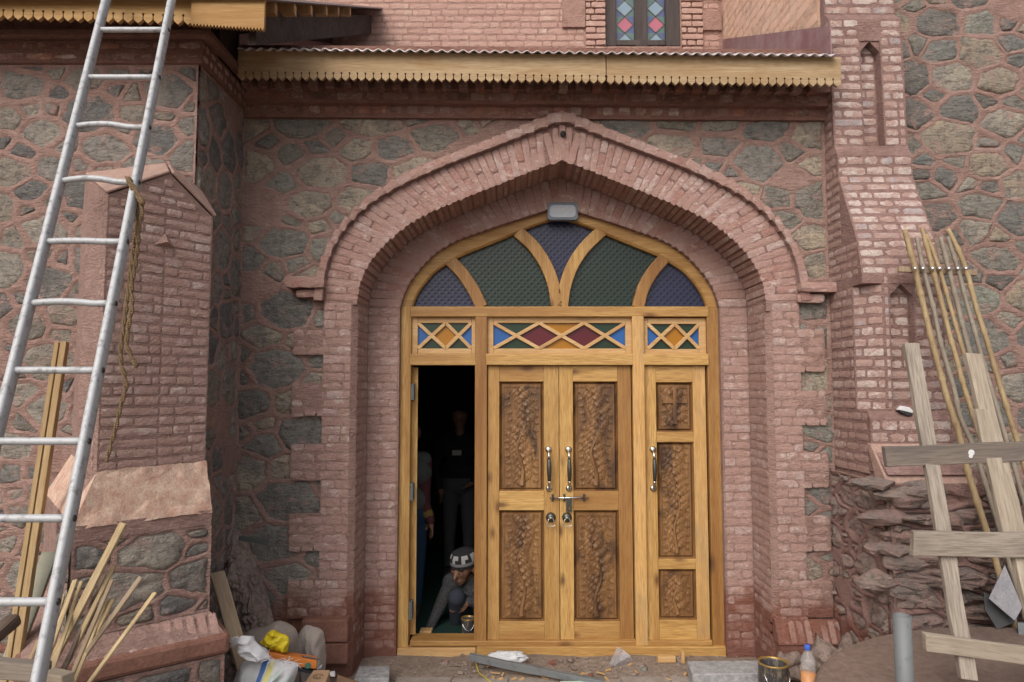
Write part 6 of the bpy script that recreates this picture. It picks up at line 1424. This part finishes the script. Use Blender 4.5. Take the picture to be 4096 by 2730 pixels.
for k in range(22):
    p = PZ(rr.uniform(1580, 3030), rr.uniform(2640, 2725), .0); r_ = rr.uniform(.012, .03); m = MB(); m.ball(p + Z * r_ * .3, r_, 8, 6, (1.2, 1, .6)); m.v = [tuple(Vector(v_) + Vector((noise.noise(Vector(v_) * 40), noise.noise(Vector(v_) * 40 + X * 9), noise.noise(Vector(v_) * 40 + Y * 9))) * r_ * .5) for v_ in m.v]; tag(m.build('pebble', rr.choice((STONE, MUD, BR_ARCH))), 'small clod or pebble on the bare earth before the doorstep', 'pebble', 'pebbles before the doorstep')
gm = MB(); r2 = random.Random(77)
for k in range(900):
    p = PZ(r2.uniform(1400, 3330), r2.uniform(2625, 2740), .0); r_ = r2.uniform(.003, .011) * (1.8 if r2.random() < .08 else 1); d = [Vector((r2.uniform(.5, 1) * math.cos(a) * r_ * 1.4, r2.uniform(.5, 1) * math.sin(a) * r_ * 1.4, r2.uniform(-.2, .3) * r_)) for a in (0, 1.2, 2.5, 3.8, 5.1)]; gz = .022 * noise.noise(Vector((p.x * 3, p.y * 3, 0))) + .012 * noise.noise(Vector((p.x * 11, p.y * 11, 2)))
    o = len(gm.v); c_ = p + Z * (gz + r_ * .2); gm.v += [tuple(c_ + q_) for q_ in d] + [tuple(c_ + Z * r_ * r2.uniform(.6, 1.2))]; gm.f += [(o + i, o + (i + 1) % 5, o + 5) for i in range(5)]
tag(gm.build('gravel', MUD), 'loose grit and crumbs of earth before the doorstep', kind='stuff')
m = MB(); twp = [PZ(1895, 2612, .09), PZ(1905, 2660, .03), PZ(1915, 2690, .02), PZ(1945, 2715, .015), PZ(1970, 2735, .015)]; m.tube(twp, .003, 6); tag(m.build('yellow_string', YEL, smooth=True), 'thin yellow string trailing from the open doorway', 'string')
# kerb of paving slabs along the bottom edge
DUSTY = mk_slab('dusty_paving', (.33, .30, .27), (.24, .205, .175), 9); kb = thing('kerb', 'row of grey paving slabs along the bottom edge', 'kerb', (0, -.12, 0)); x = -.75
while x < 1.3:
    L_ = rr.uniform(.28, .42); m = MB(); m.box(x, x + L_ - .008, -.2, -.02 + rr.uniform(-.025, .012), -.03, .012 + rr.uniform(-.006, .006)); m.build('paving_slab', DUSTY, kb, bevel=.008); x += L_
p = P(3094, 2690, -.30); tin((p.x, p.y, .0), .088, P(3094, 2650, -.30).z, 'open varnish tin with drips beside the right pier')
# bottle
def bottle():
    p = Vector((P(3234, 2730, -.36).x, -.36, .0)); t = thing('bottle', 'plastic bottle of orange liquid with a blue cap', 'bottle', p); c = p; H = P(3234, 2580, p.y).z; s = H / .30
    g = NT('clear_plastic'); g.fin((.75, .75, .75), None, Roughness=.12); g.b.inputs['Alpha'].default_value = .2
    prof = [(.036, 0), (.040, .006)] + [(.040 - (.0025 if k % 2 else 0), .02 + k * .012) for k in range(17)] + [(.034, .235), (.024, .255), (.014, .268), (.0135, .28)]
    m = MB(); m.lathe([(r_ * s, h_ * s) for r_, h_ in prof], c, 24); m.build('bottle_body', g.m, t, True)
    lq = MB(); lq.lathe([(.0005, .003 * s), (.037 * s, .004 * s), (.0378 * s, .158 * s), (.0005, .158 * s)], c, 24); lq.build('liquid', plain('orange_liquid', (.60, .22, .01), .2), t, True)
    m = MB(); m.lathe([(.0155 * s, .274 * s), (.0165 * s, .276 * s), (.0165 * s, .297 * s), (.015 * s, .30 * s), (.0005, .30 * s)], c, 20); m.build('cap', plain('blue_cap', (.06, .14, .55), .4), t, True)
bottle()
# rubble right of the doorway
rr = random.Random(21); spots = [(3180, 2690, .07), (3300, 2620, .09), (3320, 2680, .10), (3400, 2650, .09), (3270, 2650, .07), (3370, 2700, .08), (3430, 2600, .10), (3160, 2640, .06), (3470, 2560, .09)]
places = ['behind the varnish tin', 'just right of the bottle', 'low beside the round board', 'at the edge of the round board', 'directly behind the bottle', 'half under the round board', 'against the buttress foot', 'between the tin and the pier', 'highest on the buttress foot']
for (px, py, r_), pl_ in zip(spots, places):
    p = P(px, py, -.16); m = MB(); m.ball(p, r_, 14, 10, (1.3, .9, .8)); m.v = [tuple(Vector(v_) + Vector((noise.noise(Vector(v_) * 9), noise.noise(Vector(v_) * 9 + X * 9), noise.noise(Vector(v_) * 14 + Y * 9))) * r_ * .8) for v_ in m.v]; tag(m.build('rubble_stone', MUD, smooth=True), 'mud caked rubble stone ' + pl_, 'rubble', 'rubble at the right pier')
heap('earth_bank', 'earth and rubble bank under the buttress at the right', None, (2.35, -.62, 0), .55, .34, .30, MUD, 8)

# ---- right: bamboo rack, timber frame, round board, pipe
bk_ = thing('bamboo_rack', 'row of seven bamboo poles nailed to a crosspiece against the tower', 'bamboo rack', P(3800, 1500, -.7))
BB = [[(3618, 921), (3660, 1071), (3688, 1202), (3722, 1340), (3753, 1459), (3786, 1590), (3833, 1721), (3870, 1884), (3912, 2020), (3945, 2118), (3987, 2259), (4025, 2394), (4085, 2581)],
      [(3667, 949), (3692, 1075), (3735, 1234), (3763, 1379), (3819, 1562), (3838, 1674), (3884, 1763), (3926, 1884), (3968, 2020), (3992, 2090), (4034, 2240), (4110, 2500)],
      [(3688, 912), (3730, 1075), (3772, 1230), (3805, 1370), (3828, 1437), (3851, 1534), (3884, 1637), (3926, 1763), (4000, 2010), (4080, 2300)],
      [(3707, 940), (3758, 1075), (3805, 1239), (3842, 1370), (3870, 1460), (3930, 1680), (4010, 1980), (4090, 2290)],
      [(3763, 949), (3795, 1075), (3828, 1211), (3870, 1379), (3895, 1460), (3960, 1720), (4060, 2100)],
      [(3791, 949), (3833, 1080), (3870, 1225), (3912, 1370), (3926, 1430), (3978, 1599), (4025, 1758), (4110, 2050)],
      [(3791, 916), (3828, 987), (3866, 1080), (3912, 1258), (3954, 1379), (3973, 1454), (4020, 1608), (4067, 1758), (4160, 2080)]]
for k, pts in enumerate(BB):
    yb0 = -.56; w3 = [P(a, b, yb0 - .33 * (b - 920) / 1660 - .004 * k) for a, b in pts]; e = down_to(w3[-2], w3[-1]); w3.append(e)
    rad0 = (.0165, .013, .014, .0115, .014, .0125, .014)[k]; q_ = []
    for i in range(len(w3) - 1):
        n = max(2, int((w3[i + 1] - w3[i]).length / .02)); q_ += [lerp(w3[i], w3[i + 1], j / n) for j in range(n)]
    q_.append(w3[-1])
    for _ in range(10): q_ = [q_[0]] + [(a + b * 2 + c) / 4 for a, b, c in zip(q_, q_[1:], q_[2:])] + [q_[-1]]
    node = 0; rs = []; rr = random.Random(k + 5); nxt = rr.uniform(.05, .2); d_ = 0
    for i, p in enumerate(q_):
        if i: d_ += (q_[i] - q_[i - 1]).length
        bump_ = 0
        if d_ > nxt: bump_ = .004; nxt = d_ + rr.uniform(.16, .26)
        rs.append(rad0 * (1 - .1 * math.exp(-d_ * 8)) + bump_)
    m = MB(); m.tube(q_, rs, 10); m.build('bamboo_pole', (BAMBOO, BAMBOO_G, BAMBOO, BAMBOO, BAMBOO_G, BAMBOO_G, BAMBOO)[k], bk_, True)
    c = P((3660, 3692, 3730, 3758, 3795, 3831, 3864)[k], 1075, yb0 - .05 - rad0); m = MB(); m.ball(c, .0125, 12, 8); m.build('nail_cap', STEEL, bk_, True)
a, b = P(3592, 1078, -.555), P(3905, 1094, -.555); m = MB(); m.bar(a, b, .034, .03, Z); m.build('crosspiece', TANPL, bk_, bevel=.004)
tf = thing('plank_trestle', 'nailed trestle of weathered planks standing before the bamboo', 'trestle', P(3900, 2700, -1.75))
def part_plank(nm, a, b, wd, th, mat, side=X): o = plank(nm, None, None, a, b, wd, th, mat, side); M_ = o.matrix_basis.copy(); o.parent = tf; o.matrix_parent_inverse = wmat(tf).inverted(); return o
Yt, Yb = -1.15, -1.66
fy = lambda py: lerp(Yt, Yb, (py - 1377) / (2726 - 1377))
part_plank('upright', P(3641, 1377, fy(1377)), P(3872, 2722, fy(2722)), .068, .032, GREYWOOD); part_plank('upright', P(3888, 1421, fy(1421)), P(4205, 2722, fy(2722)), .078, .034, PALEPL)
part_plank('upright_splice', P(3926, 1640, fy(1640) - .035), P(4046, 2160, fy(2160) - .03), .075, .028, PALEPL)
part_plank('cross_plank', P(3536, 1828, fy(1830) - .036), P(4320, 1798, fy(1830) - .036), .092, .03, GREYPL, Z); part_plank('cross_plank', P(3648, 2174, fy(2174) - .068), P(4320, 2182, fy(2174) - .068), .104, .034, GREYWOOD, Z); part_plank('cross_plank', P(3695, 2566, fy(2580) - .04), P(4320, 2655, fy(2580) - .04), .07, .03, PALEPL, Z)
c = P(3886, 1812, fy(1830) - .0525); m = MB(); m.lathe([(.0005, .002), (.012, .002), (.015, 0)], c, 12, -Y); m.lathe([(.0005, .0022), (.008, .0022), (.010, 0)], c + Vector((-.004, 0, -.016)), 10, -Y); m.build('paint_splash', WHT, tf)
def mk_board():
    t = NT('scratched_board'); v = t.obj(); n1 = t.noise(v, 3, 5, .6); n2 = t.noise(v, 30, 5, .7); s1 = t.noise(t.mapv(v, (40, 2, 1), (0, 0, .5)), 1.5, 3, .5, .5)
    c = t.mix(n1, (.155, .105, .085), (.24, .175, .14)); c = t.mix(t.ramp(n2, [(.35, .5), (.6, 0.)]), c, (.08, .055, .045)); c = t.mix(t.ramp(s1, [(.66, 0.), (.72, .45)]), c, (.36, .29, .24))
    return t.fin(c, t.bump(n2, .3, .004), Roughness=.6)
rb_ = thing('round_table', 'large round scratched brown board in the bottom right corner', 'table', (2.34, -2.0, 0)); m = MB(); tl = Vector((-.035, .0, 1)).normalized()
m.lathe([(.0005, 0), (1.12, 0), (1.135, -.008), (1.135, -.022), (1.12, -.03), (.0005, -.03)], (2.34, -2.0, .617), 96, tl); m.build('round_top', mk_board(), rb_, False)
for dx, dy in ((-.5, -.5), (.5, -.5), (-.5, .5), (.5, .5)): m = MB(); m.box(2.34 + dx - .035, 2.34 + dx + .035, -2.0 + dy - .035, -2.0 + dy + .035, 0, .585 + dx * .03); m.build('leg', GREYWOOD, rb_)
pp_ = thing('steel_pipe', 'short upright grey steel tube standing on the round board', 'pipe', (P(3608, 2460, -1.75).x, -1.75, .58)); c = P(3608, 2462, -1.75); m = MB(); zb_ = .598; 
m.lathe([(.034, 0), (.034, c.z - zb_), (.030, c.z - zb_), (.030, .02)], (c.x, c.y, zb_), 24); m.build('tube_wall', GALV, pp_, True)
# slate slabs behind the frame
for k, (pts, yy, lab) in enumerate((([(4020, 2260), (4090, 2430), (4060, 2485), (3955, 2395)], -.92, 'pale slate slab tilted behind the bamboo at the right edge'), ([(3935, 2370), (3990, 2395), (4062, 2490), (3990, 2520), (3940, 2440)], -.86, 'dark slate slab lying under the tilted pale one'), ([(4070, 2490), (4180, 2500), (4180, 2560), (4075, 2545)], -.93, 'blue grey slate edge low at the right edge'))):
    m = MB(); m.prism([P(a, b, yy + (b - 2400) * -.0006) for a, b in pts], (.02, .035, -.01)); tag(m.build('slate_slab', (MARBLE, plain('dark_slate', (.07, .07, .075), .8), GALV)[k], bevel=.003), lab, 'slate slab')
# pouch on the buttress ledge
t = thing('plastic_pouch', 'small white and black plastic pouch stuck on the right buttress', 'pouch', P(3625, 1640, -.46)); cs = [P(a, b, -.475) for a, b in ((3594, 1640), (3606, 1624), (3640, 1630), (3656, 1646), (3650, 1654), (3615, 1645))]; m = MB(); m.prism(cs, (0, .03, 0)); m.build('white_side', WHT, t, bevel=.004)
cs = [P(a, b, -.48) for a, b in ((3594, 1642), (3614, 1647), (3650, 1655), (3656, 1660), (3632, 1665), (3605, 1652))]; m = MB(); m.prism(cs, (0, .04, 0)); m.build('black_side', DK, t, bevel=.003)
